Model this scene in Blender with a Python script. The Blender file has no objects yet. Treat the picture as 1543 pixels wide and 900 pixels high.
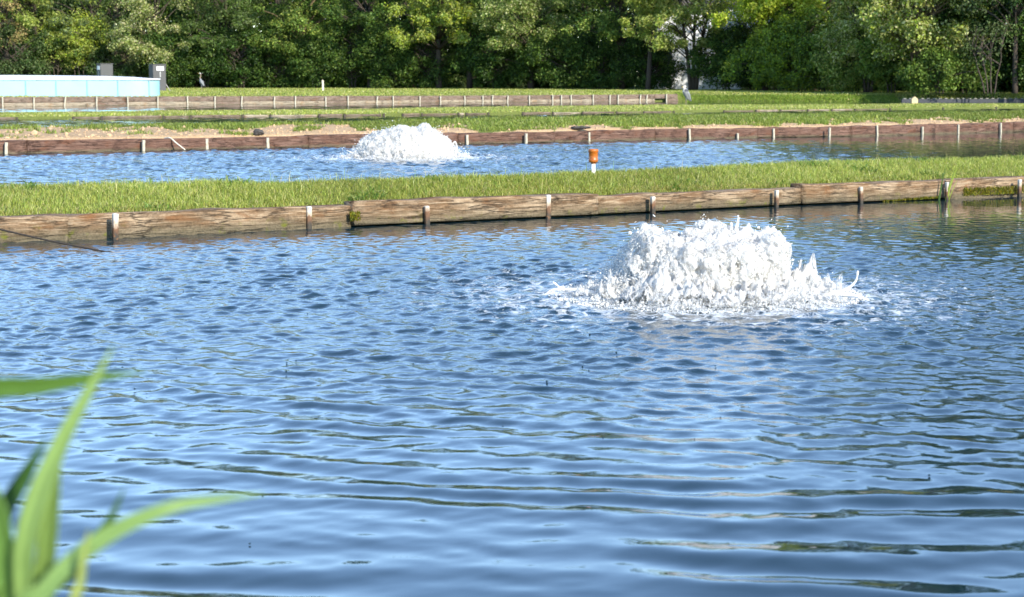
import bpy, bmesh, math
import numpy as np
from mathutils import Vector, Matrix

C = bpy.context.scene
COL = C.collection
PI = math.pi
rad = math.radians

# ------------------------------------------------------------------ camera model
W0, H0, F0 = 1543.0, 900.0, 2900.0          # photo size and focal length in photo pixels
HOR, CAMZ = 114.0, 1.3                      # horizon row, eye height over the water
PITCH = math.atan((H0 / 2 - HOR) / F0)
SP, CP = math.sin(PITCH), math.cos(PITCH)
SUN_EL, SUN_AZ = rad(27), rad(-54)          # azimuth measured from +X


def ray(px, py):
    xi = (np.asarray(px, float) - W0 / 2) / F0
    yi = (H0 / 2 - np.asarray(py, float)) / F0
    return xi, CP + yi * SP, -SP + yi * CP


def P(px, py, h=0.0):
    """ground point seen at a photo position, on the level h"""
    dx, dy, dz = ray(px, py)
    t = (np.asarray(h, float) - CAMZ) / dz
    return dx * t, dy * t, np.asarray(h, float) + 0 * t


def hgt(py, Y):
    """height of a point at distance Y that shows in row py"""
    dx, dy, dz = ray(0, py)
    return CAMZ + dz / dy * Y


def atY(px, py, Y):
    dx, dy, dz = ray(px, py)
    return (float(dx / dy * Y), float(Y), float(CAMZ + dz / dy * Y))


# ------------------------------------------------------------------ numeric noise
def hash2(i, j, s=0):
    n = (i.astype(np.int64) * 374761393 + j.astype(np.int64) * 668265263 + s * 974634777) & 0x7FFFFFFF
    n = ((n ^ (n >> 13)) * 1274126177) & 0x7FFFFFFF
    n = (n ^ (n >> 16)) & 0xFFFF
    return n / 65535.0


def vnoise(x, y, s=0):
    x = np.asarray(x, float); y = np.asarray(y, float)
    i = np.floor(x); j = np.floor(y)
    u = x - i; v = y - j
    u = u * u * (3 - 2 * u); v = v * v * (3 - 2 * v)
    i = i.astype(np.int64); j = j.astype(np.int64)
    a = hash2(i, j, s); b = hash2(i + 1, j, s); c = hash2(i, j + 1, s); d = hash2(i + 1, j + 1, s)
    return a + (b - a) * u + (c - a) * v + (a - b - c + d) * u * v


def fbm(x, y, s=0, o=4):
    r = 0; a = .5; t = 0
    for k in range(o):
        r = r + a * vnoise(x * 2 ** k, y * 2 ** k, s + k); t += a; a *= .5
    return r / t


def smooth(a, b, x):
    t = np.clip((x - a) / (b - a), 0, 1)
    return t * t * (3 - 2 * t)


# ------------------------------------------------------------------ objects
def mesh_np(name, V, F, mat=None, parent=None, smooth_=True, col=None, mats=None, midx=None, attrs=None):
    """F: list of int arrays (n,k)"""
    me = bpy.data.meshes.new(name)
    V = np.ascontiguousarray(V, dtype=np.float32)
    if not isinstance(F, (list, tuple)):
        F = [F]
    F = [np.asarray(f, dtype=np.int32) for f in F if len(f)]
    me.vertices.add(len(V)); me.vertices.foreach_set('co', V.ravel())
    loops = np.concatenate([f.ravel() for f in F])
    tot = np.concatenate([np.full(len(f), f.shape[1], np.int32) for f in F])
    start = np.concatenate([[0], np.cumsum(tot)[:-1]]).astype(np.int32)
    me.loops.add(len(loops)); me.loops.foreach_set('vertex_index', loops.astype(np.int32))
    me.polygons.add(len(tot)); me.polygons.foreach_set('loop_start', start); me.polygons.foreach_set('loop_total', tot)
    me.polygons.foreach_set('use_smooth', np.full(len(tot), smooth_, dtype=bool))
    for m in (mats or ([mat] if mat else [])):
        me.materials.append(m)
    if midx is not None:
        me.polygons.foreach_set('material_index', np.asarray(midx, np.int32))
    if col is not None:
        a = me.attributes.new('Col', 'FLOAT_COLOR', 'POINT')
        c = np.ones((len(V), 4), np.float32); c[:, :3] = col
        a.data.foreach_set('color', c.ravel())
    for k, v in (attrs or {}).items():
        a = me.attributes.new(k, 'FLOAT', 'POINT'); a.data.foreach_set('value', np.asarray(v, np.float32))
    me.update(calc_edges=True)
    me.validate()
    o = bpy.data.objects.new(name, me); COL.objects.link(o)
    if parent:
        o.parent = parent
    return o


def tag(o, label=None, cat=None, group=None, kind=None):
    if label: o['label'] = label
    if cat: o['category'] = cat
    if group: o['group'] = group
    if kind: o['kind'] = kind
    return o


def thing(name, label, cat, loc=(0, 0, 0), rz=0.0, group=None):
    o = bpy.data.objects.new(name, None); COL.objects.link(o)
    o.empty_display_size = .1
    o.location = loc; o.rotation_euler = (0, 0, rz)
    return tag(o, label, cat, group)


class MB:
    """collects pieces of ONE mesh"""
    def __init__(s):
        s.v = []; s.q = []; s.t = []; s.n = 0; s.c = []

    def add(s, V, Q=None, T=None, col=None):
        V = np.asarray(V, float)
        if Q is not None and len(Q): s.q.append(np.asarray(Q) + s.n)
        if T is not None and len(T): s.t.append(np.asarray(T) + s.n)
        s.v.append(V); s.n += len(V)
        if col is not None:
            s.c.append(np.broadcast_to(np.asarray(col, float), (len(V), 3)))

    def box(s, c, d, rz=0.0, bev=0.0):
        cx, cy, cz = c; hx, hy, hz = d[0] / 2, d[1] / 2, d[2] / 2
        if bev <= 0:
            bev = min(hx, hy, hz) * .06
        b = bev
        ring = [(-hx, -hy + b), (-hx + b, -hy), (hx - b, -hy), (hx, -hy + b), (hx, hy - b), (hx - b, hy), (-hx + b, hy), (-hx, hy - b)]
        k = [(1 - b / hx, -hz), (1, -hz + b), (1, hz - b), (1 - b / hx, hz)]
        V = []
        for f, z in k:
            for x, y in ring:
                V.append((x * f, y * (f if f < 1 else 1), z))
        V = np.array(V)
        cr, sr = math.cos(rz), math.sin(rz)
        V = np.stack([V[:, 0] * cr - V[:, 1] * sr + cx, V[:, 0] * sr + V[:, 1] * cr + cy, V[:, 2] + cz], 1)
        Q = []
        for r in range(3):
            for i in range(8):
                j = (i + 1) % 8
                Q.append((r * 8 + i, r * 8 + j, r * 8 + 8 + j, r * 8 + 8 + i))
        base = len(V)
        V = np.vstack([V, V[0:8].mean(0), V[24:32].mean(0)])
        T = []
        for i in range(8):
            j = (i + 1) % 8
            T.append((base, j, i)); T.append((base + 1, 24 + i, 24 + j))
        s.add(V, Q, T)

    def tube(s, pts, radii, sides=6, col=None, flat=None):
        V, Q, T = tube(pts, radii, sides, flat)
        s.add(V, Q, T, col)

    def lathe(s, prof, c, sides=24):
        V = []; n = len(prof)
        for r, z in prof:
            for i in range(sides):
                a = 2 * PI * i / sides
                V.append((c[0] + r * math.cos(a), c[1] + r * math.sin(a), c[2] + z))
        Q = []
        for k in range(n - 1):
            for i in range(sides):
                j = (i + 1) % sides
                Q.append((k * sides + i, k * sides + j, k * sides + sides + j, k * sides + sides + i))
        s.add(V, Q)

    def build(s, name, mat, parent=None, smooth_=True):
        F = []
        if s.q: F.append(np.vstack(s.q))
        if s.t: F.append(np.vstack(s.t))
        return mesh_np(name, np.vstack(s.v), F, mat, parent, smooth_, col=np.vstack(s.c) if s.c else None)


def tube(pts, radii, sides=6, flat=None):
    pts = np.asarray(pts, float); n = len(pts)
    radii = np.broadcast_to(np.asarray(radii, float), (n,))
    tg = np.gradient(pts, axis=0); tg /= np.linalg.norm(tg, axis=1)[:, None] + 1e-9
    ref = np.array([0.31, .95, .05]) if abs(tg[0][2]) > .7 else np.array([0, 0, 1.0])
    a = np.cross(tg, ref); a /= np.linalg.norm(a, axis=1)[:, None] + 1e-9
    b = np.cross(tg, a)
    th = np.arange(sides) * 2 * PI / sides
    fa = 1.0 if flat is None else flat
    V = pts[:, None, :] + radii[:, None, None] * (np.cos(th)[None, :, None] * a[:, None, :] + fa * np.sin(th)[None, :, None] * b[:, None, :])
    V = V.reshape(-1, 3)
    i = np.arange(sides); j = (i + 1) % sides
    Q = np.concatenate([np.stack([k * sides + i, k * sides + j, (k + 1) * sides + j, (k + 1) * sides + i], 1) for k in range(n - 1)])
    V = np.vstack([V, pts[0], pts[-1]])
    T = np.concatenate([np.stack([np.full(sides, len(V) - 2), j, i], 1), np.stack([np.full(sides, len(V) - 1), (n - 1) * sides + i, (n - 1) * sides + j], 1)])
    return V, Q, T


def spline(pts, n):
    """Catmull-Rom through the points"""
    p = np.asarray(pts, float)
    if len(p) == 2:
        return p[0] + (p[1] - p[0]) * np.linspace(0, 1, n)[:, None]
    p = np.vstack([2 * p[0] - p[1], p, 2 * p[-1] - p[-2]])
    m = len(p) - 3
    t = np.linspace(0, m - 1e-6, n); i = t.astype(int); u = (t - i)[:, None]
    a, b, c, d = p[i], p[i + 1], p[i + 2], p[i + 3]
    return .5 * (2 * b + (c - a) * u + (2 * a - 5 * b + 4 * c - d) * u ** 2 + (3 * b - a - 3 * c + d) * u ** 3)


# ------------------------------------------------------------------ materials
class M:
    def __init__(s, name):
        s.m = bpy.data.materials.new(name); s.m.use_nodes = True
        s.t = s.m.node_tree; s.t.nodes.clear()
        s.out = s.t.nodes.new('ShaderNodeOutputMaterial')

    def n(s, typ, **kw):
        nd = s.t.nodes.new('ShaderNode' + typ)
        for k, v in kw.items():
            if k.startswith('i_'):
                key = k[2:]
                key = int(key) if key.isdigit() else key.replace('_', ' ')
                nd.inputs[key].default_value = v
            else:
                setattr(nd, k, v)
        return nd

    def l(s, a, b):
        s.t.links.new(a, b)

    def math(s, op, a, b=None, c=None, clamp=False):
        nd = s.n('Math', operation=op, use_clamp=clamp)
        for i, v in enumerate((a, b, c)):
            if v is None: continue
            if isinstance(v, (int, float)): nd.inputs[i].default_value = v
            else: s.l(v, nd.inputs[i])
        return nd.outputs[0]

    def ramp(s, fac, stops, interp='LINEAR'):
        nd = s.n('ValToRGB'); cr = nd.color_ramp; cr.interpolation = interp
        while len(cr.elements) < len(stops): cr.elements.new(.5)
        for e, (p, c) in zip(cr.elements, stops):
            e.position = p; e.color = (*c, 1) if len(c) == 3 else c
        s.l(fac, nd.inputs[0]); return nd.outputs[0]

    def mix(s, fac, a, b, blend='MIX'):
        nd = s.n('Mix', data_type='RGBA', blend_type=blend)
        for k, v in ((0, fac), (6, a), (7, b)):
            if isinstance(v, (int, float)): nd.inputs[k].default_value = v
            elif isinstance(v, tuple): nd.inputs[k].default_value = (*v, 1)
            else: s.l(v, nd.inputs[k])
        return nd.outputs[2]

    def noise(s, vec=None, scale=5, detail=4, rough=.55, dist=0):
        nd = s.n('TexNoise', i_Scale=scale, i_Detail=detail, i_Roughness=rough, i_Distortion=dist)
        if vec is not None: s.l(vec, nd.inputs['Vector'])
        return nd.outputs[0]

    def obj(s, scale=(1, 1, 1), kind='Object'):
        tc = s.n('TexCoord'); mp = s.n('Mapping'); mp.inputs['Scale'].default_value = scale
        s.l(tc.outputs[kind], mp.inputs[0]); return mp.outputs[0]

    def pos(s):
        return s.n('NewGeometry').outputs['Position']

    def bump(s, h, strength=.5, dist=.01, normal=None):
        nd = s.n('Bump', i_Strength=strength, i_Distance=dist); s.l(h, nd.inputs['Height'])
        if normal is not None: s.l(normal, nd.inputs['Normal'])
        return nd.outputs[0]

    def bsdf(s, col, rough=.8, normal=None, spec=.3, **kw):
        b = s.n('BsdfPrincipled')
        if isinstance(col, tuple): b.inputs['Base Color'].default_value = (*col, 1)
        else: s.l(col, b.inputs['Base Color'])
        if isinstance(rough, (int, float)): b.inputs['Roughness'].default_value = rough
        else: s.l(rough, b.inputs['Roughness'])
        b.inputs['Specular IOR Level'].default_value = spec
        for k, v in kw.items(): b.inputs[k.replace('_', ' ')].default_value = v
        if normal is not None: s.l(normal, b.inputs['Normal'])
        return b

    def done(s, sh):
        s.l(sh.outputs[0] if hasattr(sh, 'outputs') else sh, s.out.inputs[0]); return s.m


def wood(name, dark, mid, light, wet=.09, moss=.0, seedoff=0.0):
    m = M(name)
    tc = m.n('TexCoord'); oi = m.n('ObjectInfo')
    off = m.n('CombineXYZ'); m.l(m.math('MULTIPLY', oi.outputs['Random'], 37.0), off.inputs[0])
    add = m.n('VectorMath', operation='ADD'); m.l(tc.outputs['Object'], add.inputs[0]); m.l(off.outputs[0], add.inputs[1])
    mp = m.n('Mapping'); mp.inputs['Scale'].default_value = (1.3, 9, 20); m.l(add.outputs[0], mp.inputs[0])
    grain = m.noise(mp.outputs[0], 2.0, 9, .74, .9)
    mp2 = m.n('Mapping'); mp2.inputs['Scale'].default_value = (1, 1.5, 2.2); m.l(add.outputs[0], mp2.inputs[0])
    blotch = m.noise(mp2.outputs[0], 2.4, 6, .62, .4)
    fine = m.noise(add.outputs[0], 60, 4, .6)
    c = m.ramp(grain, [(.32, dark), (.5, mid), (.68, light)])
    c = m.mix(m.ramp(blotch, [(.45, (0, 0, 0)), (.68, (.7, .7, .7))]), c, light)
    # rust and creosote runs
    rust = m.ramp(m.noise(mp2.outputs[0], 3.1, 5, .6, .8), [(.55, (0, 0, 0)), (.68, (.7, .7, .7))])
    c = m.mix(rust, c, (mid[0] * 1.0, mid[1] * .72, mid[2] * .5))
    blk = m.ramp(m.noise(mp2.outputs[0], 3.6, 7, .72, .3), [(.52, (0, 0, 0)), (.68, (.85, .85, .85))])
    c = m.mix(blk, c, (dark[0] * .45, dark[1] * .45, dark[2] * .5))
    # waterline stain
    sp = m.n('SeparateXYZ'); m.l(tc.outputs['Object'], sp.inputs[0])
    zz = m.math('ADD', sp.outputs[2], m.math('MULTIPLY', m.math('SUBTRACT', blotch, .5), .12))
    st = m.ramp(m.math('DIVIDE', zz, max(wet, .001) * 1.6), [(.12, (.92, .92, .92)), (.62, (0, 0, 0))])
    c = m.mix(st, c, m.mix(fine, (.055, .05, .03), (.2, .16, .10)))
    if moss:
        ms = m.ramp(m.noise(add.outputs[0], 7, 6, .7, .3), [(.56, (0, 0, 0)), (.66, (moss, moss, moss))])
        ms = m.mix(1.0, ms, m.ramp(m.math('DIVIDE', zz, .16), [(.2, (1, 1, 1)), (.8, (0, 0, 0))]), 'MULTIPLY')
        c = m.mix(ms, c, (.14, .15, .015))
    c = m.mix(.35, c, m.ramp(fine, [(.3, (.4, .4, .4)), (.7, (1.3, 1.3, 1.3))]), 'MULTIPLY')
    mp3 = m.n('Mapping'); mp3.inputs['Scale'].default_value = (.9, 4, 13); m.l(add.outputs[0], mp3.inputs[0])
    vo = m.n('TexVoronoi', feature='DISTANCE_TO_EDGE', i_Scale=1.7)
    wv = m.n('VectorMath', operation='MULTIPLY_ADD'); nz = m.n('TexNoise', i_Scale=3.0, i_Detail=5.0); m.l(mp3.outputs[0], nz.inputs['Vector'])
    m.l(nz.outputs['Color'], wv.inputs[0]); wv.inputs[1].default_value = (.7, .7, .7); m.l(mp3.outputs[0], wv.inputs[2]); m.l(wv.outputs[0], vo.inputs['Vector'])
    cr = m.math('MULTIPLY', m.ramp(vo.outputs['Distance'], [(.0, (1, 1, 1)), (.05, (0, 0, 0))]), m.ramp(blotch, [(.4, (0, 0, 0)), (.55, (1, 1, 1))]))
    c = m.mix(m.math('MULTIPLY', cr, .55), c, (dark[0] * .4, dark[1] * .4, dark[2] * .4))
    nb = m.bump(m.math('SUBTRACT', m.math('ADD', grain, m.math('MULTIPLY', fine, .35)), m.math('MULTIPLY', cr, .8)), .9, .016)
    return m.done(m.bsdf(c, .85, nb, .2))


def plain(name, col, rough=.6, var=.15, scale=12, bump=.1, spec=.3, dirt=None):
    m = M(name)
    v = m.obj()
    f = m.noise(v, scale, 5, .6)
    c = m.mix(f, tuple(x * (1 - var) for x in col), tuple(min(1, x * (1 + var)) for x in col))
    if dirt:
        d = m.ramp(m.noise(v, scale * .4, 6, .7, .5), [(.5, (0, 0, 0)), (.68, (.8, .8, .8))])
        c = m.mix(d, c, dirt)
    return m.done(m.bsdf(c, rough, m.bump(f, bump, .005), spec))


def leafmat(name, trans=.35, rough=.5, gain=1.0, spec=.25):
    """colour of every leaf or blade comes from the mesh"""
    m = M(name)
    a = m.n('Attribute', attribute_name='Col')
    c = a.outputs['Color']
    b = m.bsdf(c, rough, None, spec)
    tr = m.n('BsdfTranslucent')
    m.l(m.mix(1.0, c, (1.15, 1.2, .55), 'MULTIPLY'), tr.inputs[0])
    mx = m.n('MixShader', i_0=trans); m.l(b.outputs[0], mx.inputs[1]); m.l(tr.outputs[0], mx.inputs[2])
    return m.done(mx)


MAT = {}
MAT['tie'] = wood('weathered_tie_wood', (.034, .021, .012), (.20, .118, .060), (.48, .365, .24), .13, .9)
MAT['tie_red'] = wood('red_brown_tie_wood', (.045, .022, .016), (.135, .072, .05), (.24, .145, .108), .06, 0)
MAT['tie_pale'] = wood('pale_plank_wood', (.08, .055, .04), (.19, .135, .10), (.32, .25, .19), .05, 0)
MAT['plank_light'] = wood('bleached_plank_wood', (.16, .12, .08), (.33, .27, .19), (.46, .39, .29), .03, 0)
MAT['bark'] = plain('grey_bark', (.075, .06, .047), .9, .45, 9, .8, .1)
MAT['twig'] = plain('tan_twig_bark', (.17, .12, .07), .9, .3, 9, .5, .1)
MAT['leaf'] = leafmat('tree_leaves', .38, .45)
MAT['blade'] = leafmat('grass_blades', .35, .55, spec=.2)
MAT['reed'] = leafmat('reed_leaf', .3, .4)
MAT['white_plastic'] = plain('white_plastic', (.8, .8, .78), .4, .05, 6, .02)
MAT['cover'] = plain('white_pool_cover', (.82, .83, .84), .5, .06, 1.2, .1)
MAT['pool_blue'] = plain('pale_blue_vinyl', (.30, .55, .66), .5, .08, 2.5, .08)
MAT['pool_seam'] = plain('grey_blue_metal', (.22, .38, .47), .5, .1, 4, .05)
MAT['cabinet'] = plain('dark_grey_painted_steel', (.085, .083, .082), .6, .12, 5, .05)
MAT['stake'] = plain('bleached_stake', (.66, .60, .48), .8, .2, 15, .3, dirt=(.38, .3, .2))
MAT['rock'] = plain('dark_wet_stone', (.06, .055, .05), .8, .4, 14, .8)
MAT['rope'] = plain('dark_rope', (.035, .028, .022), .8, .3, 60, .5)
MAT['edging'] = plain('dark_edging', (.045, .048, .055), .7, .25, 6, .2)
MAT['tan'] = plain('tan_wood_block', (.62, .46, .24), .8, .12, 8, .2)
MAT['tan_grey'] = plain('grey_cap_stone', (.24, .23, .20), .85, .3, 9, .3)
MAT['clay'] = plain('tan_clay', (.50, .34, .20), .95, .3, 8, .6, .1)
MAT['orange'] = None


def post_mat():
    m = M('whitewashed_rusty_post')
    tc = m.n('TexCoord'); oi = m.n('ObjectInfo')
    sp = m.n('SeparateXYZ'); m.l(tc.outputs['Object'], sp.inputs[0])
    off = m.n('CombineXYZ'); m.l(m.math('MULTIPLY', oi.outputs['Random'], 53.0), off.inputs[0])
    add = m.n('VectorMath', operation='ADD'); m.l(tc.outputs['Object'], add.inputs[0]); m.l(off.outputs[0], add.inputs[1])
    n1 = m.noise(add.outputs[0], 18, 6, .7, .4)
    z = m.math('ADD', sp.outputs[2], m.math('MULTIPLY', m.math('SUBTRACT', n1, .5), .16))
    c = m.ramp(m.math('DIVIDE', z, .3), [(.08, (.045, .038, .028)), (.3, (.16, .08, .04)), (.42, (.42, .34, .25)), (.6, (.56, .53, .46))])
    rr = m.ramp(m.noise(add.outputs[0], 30, 4, .6), [(.58, (0, 0, 0)), (.68, (.75, .75, .75))])
    c = m.mix(rr, c, (.2, .095, .04))
    return m.done(m.bsdf(c, .7, m.bump(n1, .4, .004)))


MAT['post'] = post_mat()


def cream_post():
    m = M('cream_stake')
    n1 = m.noise(m.obj((3, 3, 1)), 14, 5, .6)
    c = m.ramp(n1, [(.3, (.27, .23, .15)), (.6, (.50, .46, .36))])
    return m.done(m.bsdf(c, .8, m.bump(n1, .3, .004)))


MAT['cream_post'] = cream_post()


def orange_mat():
    m = M('orange_lens')
    n1 = m.noise(m.obj((1, 1, 3)), 25, 4, .6)
    c = m.ramp(n1, [(.3, (.28, .075, .010)), (.7, (.46, .14, .02))])
    return m.done(m.bsdf(c, .35, None, .4, Subsurface_Weight=.15))


MAT['orange'] = orange_mat()


def ground_mat():
    m = M('bank_soil')
    p = m.pos()
    a = m.n('Attribute', attribute_name='dirt').outputs['Fac']
    n1 = m.noise(p, 3.5, 6, .65); n2 = m.noise(p, 22, 6, .7); n3 = m.noise(p, .35, 5, .6)
    lawn = m.mix(n1, (.085, .115, .025), (.16, .19, .05))
    lawn = m.mix(m.ramp(n2, [(.55, (0, 0, 0)), (.75, (.6, .6, .6))]), lawn, (.22, .19, .09))
    lawn = m.mix(m.math('MULTIPLY', n3, .45), lawn, (.19, .20, .06))
    clay = m.ramp(n2, [(.25, (.40, .26, .14)), (.45, (.52, .35, .20)), (.7, (.64, .47, .29))])
    clay = m.mix(m.ramp(n1, [(.4, (0, 0, 0)), (.7, (.5, .5, .5))]), clay, (.42, .26, .12))
    f = m.math('ADD', a, m.math('MULTIPLY', m.math('SUBTRACT', n2, .5), .5))
    f = m.ramp(f, [(.4, (0, 0, 0)), (.6, (1, 1, 1))])
    c = m.mix(f, lawn, clay)
    return m.done(m.bsdf(c, .95, m.bump(m.math('ADD', n2, n1), .9, .05), .1))


MAT['ground'] = ground_mat()


def water_mat(name, centre=None, rad_=1.0, rip=1.0, body=(.008, .024, .032), rscale=7.0):
    m = M(name)
    p = m.pos()
    ch = m.n('Attribute', attribute_name='chop').outputs['Fac']
    mp = m.n('Mapping'); m.l(p, mp.inputs[0])
    r1 = m.noise(mp.outputs[0], rscale, 3, .55, .5)
    r2 = m.noise(mp.outputs[0], rscale * 3.3, 3, .6, .3)
    hsum = m.math('MULTIPLY', m.math('ADD', r1, m.math('MULTIPLY', r2, .33)), m.math('MULTIPLY', m.math('POWER', ch, 1.6), rip))
    nb = m.n('Bump', i_Strength=1.0, i_Distance=.05); m.l(hsum, nb.inputs['Height'])
    b = m.bsdf(body, .03, nb.outputs[0], .5)
    b.inputs['IOR'].default_value = 1.45
    if centre is None:
        return m.done(b)
    # froth drifting away from the aerator
    vs = m.n('VectorMath', operation='SUBTRACT'); m.l(p, vs.inputs[0]); vs.inputs[1].default_value = (centre[0], centre[1], 0)
    vl = m.n('VectorMath', operation='LENGTH'); m.l(vs.outputs[0], vl.inputs[0])
    r = m.math('DIVIDE', vl.outputs['Value'], rad_)
    f1 = m.noise(p, 9, 8, .72, 1.2)
    vo = m.n('TexVoronoi', feature='DISTANCE_TO_EDGE', i_Scale=14.0); m.l(m.noise(p, 5, 3), vo.inputs['Randomness'])
    mw = m.n('VectorMath', operation='MULTIPLY_ADD')
    nz = m.n('TexNoise', i_Scale=7.0, i_Detail=4.0); m.l(p, nz.inputs['Vector'])
    m.l(nz.outputs['Color'], mw.inputs[0]); mw.inputs[1].default_value = (.16, .16, .16); m.l(p, mw.inputs[2])
    m.l(mw.outputs[0], vo.inputs['Vector'])
    lace = m.ramp(vo.outputs['Distance'], [(0.0, (1, 1, 1)), (.16, (0, 0, 0))])
    k = m.math('SUBTRACT', m.math('ADD', f1, m.math('MULTIPLY', lace, .07)), m.math('MULTIPLY_ADD', r, .15, .335))
    fo = m.ramp(k, [(.0, (0, 0, 0)), (.16, (1, 1, 1))])
    foam = m.bsdf((.80, .83, .84), .6, m.bump(f1, .8, .03), .4)
    mx = m.n('MixShader'); m.l(m.math('MULTIPLY', fo, .85), mx.inputs[0]); m.l(b.outputs[0], mx.inputs[1]); m.l(foam.outputs[0], mx.inputs[2])
    return m.done(mx)


def froth_mat(name, s=1.0, torn=None):
    m = M(name)
    v = m.obj((1, 1, .55))
    n1 = m.noise(v, 26 * s, 7, .72, .8); n2 = m.noise(v, 75 * s, 5, .7, .3); n3 = m.noise(v, 6 * s, 4, .6, .5)
    vo = m.n('TexVoronoi', feature='F1', i_Scale=60.0 * s); m.l(v, vo.inputs['Vector'])
    h = m.math('ADD', n1, m.math('MULTIPLY', n2, .5))
    h = m.math('ADD', h, m.math('MULTIPLY', vo.outputs['Distance'], .35))
    nb = m.bump(h, .85, .022 / s)
    fo = m.bsdf((.87, .855, .825), .4, nb, .3)
    tl = m.n('BsdfTranslucent'); tl.inputs[0].default_value = (.84, .82, .78, 1); m.l(nb, tl.inputs['Normal'])
    a = m.n('MixShader', i_0=.45); m.l(fo.outputs[0], a.inputs[1]); m.l(tl.outputs[0], a.inputs[2])
    if torn is None:
        return m.done(a)
    # torn sheets: the water thins out to nothing between its strands
    v2 = m.obj((1, 1, .38))
    g1 = m.noise(v2, 22 * s, 6, .7, 1.0); g2 = m.noise(v, 60 * s, 4, .65, .3)
    k = m.math('ADD', m.math('MULTIPLY', g1, .65), m.math('MULTIPLY', g2, .35))
    if torn == 'collar':
        th = m.n('Attribute', attribute_name='thin').outputs['Fac']
        k = m.math('SUBTRACT', m.math('ADD', k, .20), m.math('MULTIPLY', th, .36))
    else:
        sx = m.n('SeparateXYZ'); m.l(m.obj(), sx.inputs[0])
        k = m.math('SUBTRACT', k, m.ramp(m.math('MULTIPLY', sx.outputs[0], -1.0), [(.36 if s == 1.0 else .98, (0, 0, 0)), (.52 if s == 1.0 else .99, (.09, .09, .09))]))
    al = m.ramp(k, [(.40, (0, 0, 0)), (.50, (1, 1, 1))])
    tp = m.n('BsdfTransparent')
    b = m.n('MixShader'); m.l(al, b.inputs[0]); m.l(tp.outputs[0], b.inputs[1]); m.l(a.outputs[0], b.inputs[2])
    return m.done(b)


def drop_mat():
    m = M('water_drops')
    fo = m.bsdf((.9, .89, .86), .2, None, .4)
    gl = m.n('BsdfTranslucent'); gl.inputs[0].default_value = (.93, .91, .87, 1)
    b = m.n('MixShader', i_0=.45); m.l(fo.outputs[0], b.inputs[1]); m.l(gl.outputs[0], b.inputs[2])
    return m.done(b)


MAT['drop'] = drop_mat()

# ------------------------------------------------------------------ lines of the place
def ext(pts):
    """extend a photo line linearly past both edges of the frame"""
    p = sorted(pts)
    x = np.array([q[0] for q in p], float); ys = [np.array([q[k] for q in p], float) for k in range(1, len(p[0]))]
    out = [np.concatenate([[-1500.], x, [3000.]])]
    for y in ys:
        s = np.polyfit(x, y, 1)[0]
        out.append(np.concatenate([[y[0] + s * (-1500 - x[0])], y, [y[-1] + s * (3000 - x[-1])]]))
    return out


W1B = ext([(0, 365), (168, 361), (337, 352), (462, 345), (530, 342), (632, 336.5), (817, 328), (898, 325), (971, 320.5), (1160, 311.5), (1289, 305.5), (1417, 300.5), (1543, 295.5)])
W2B = ext([(0, 232.3), (115, 229.5), (214, 228), (310, 225.5), (402, 223.5), (466, 222.3), (522, 220.7), (703, 217.8), (789, 216), (885, 213.3), (950, 211.6), (1035, 210.2), (1109, 208.8), (1164, 207.7), (1247, 206.7), (1319, 204.8), (1386, 203), (1441, 201.3), (1504, 199.7), (1543, 198.6)])
W3B = ext([(0, 180.3), (250, 178), (470, 176.3), (635, 174), (832, 172), (1014, 169.6), (1138, 168), (1251, 166.7), (1304, 166), (1543, 163.2)])
W4B = ext([(0, 161.3), (143, 160), (250, 158.7), (500, 157), (690, 155), (930, 154.0), (1020, 153.4), (1365, 153.9), (1543, 154.2)])
B1K = ext([(0, 270), (300, 267), (480, 264), (817, 255.5), (960, 248.5), (1149, 239.5), (1338, 235), (1543, 230.8)])
B2K = ext([(0, 188.3, .34), (100, 187.5, .34), (250, 183.6, .38), (500, 181.0, .42), (690, 175, .45), (950, 171.7, .45), (1250, 167.8, .46), (1543, 164.9, .46)])
B3K = ext([(0, 168, .17), (250, 165, .17), (503, 163.6, .17), (700, 160, .17), (950, 157.3, .17), (1250, 155.6, .17), (1543, 154.6, .17)])


class Line:
    def __init__(s, px, py, h=0.0):
        d = np.linspace(-1500, 3000, 900)
        y = np.interp(d, px, py)
        hh = np.interp(d, px, h) if isinstance(h, np.ndarray) else h
        X, Y, Z = P(d, y, hh)
        o = np.argsort(X); s.X = X[o]; s.Y = Y[o]

    def __call__(s, X):
        return np.interp(X, s.X, s.Y)


L1 = Line(W1B[0], W1B[1]); L2 = Line(W2B[0], W2B[1]); L3 = Line(W3B[0], W3B[1]); L4 = Line(W4B[0], W4B[1])
K1 = Line(B1K[0], B1K[1], .40); K2 = Line(B2K[0], B2K[1], np.clip(B2K[2], .3, .48)); K3 = Line(B3K[0], B3K[1], .17)
# far edge of the lawn, where the trees start: photo row -> distance
TREE_PX = np.array([-600, 0, 300, 500, 700, 1000, 1240, 1400, 1543, 2200.])
TREE_Z = np.array([132, 131, 131, 130, 126, 117, 106, 97, 90, 86.])


def treez(px):
    return np.interp(px, TREE_PX, TREE_Z)


FRONT = [(-60, 328.5), (103, 326), (104, 325), (529, 309.5), (530, 304), (897, 291), (898, 297), (1206, 282.5), (1207, 279), (1430, 270.5), (1543, 266.5)]


def w1_top(X):
    px = np.linspace(-1400, 2600, 400)
    f = np.array(FRONT, float)
    Xs, Ys, _ = P(px, np.interp(px, W1B[0], W1B[1]), 0)
    py = np.interp(px, f[:, 0], f[:, 1])
    py = np.where(px < -60, 328.5 - (px + 60) * .0195, np.where(px > 1543, 266.5 - (px - 1543) * .042, py))
    return np.clip(np.interp(X, Xs, hgt(py, Ys)), .15, .32)


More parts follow.
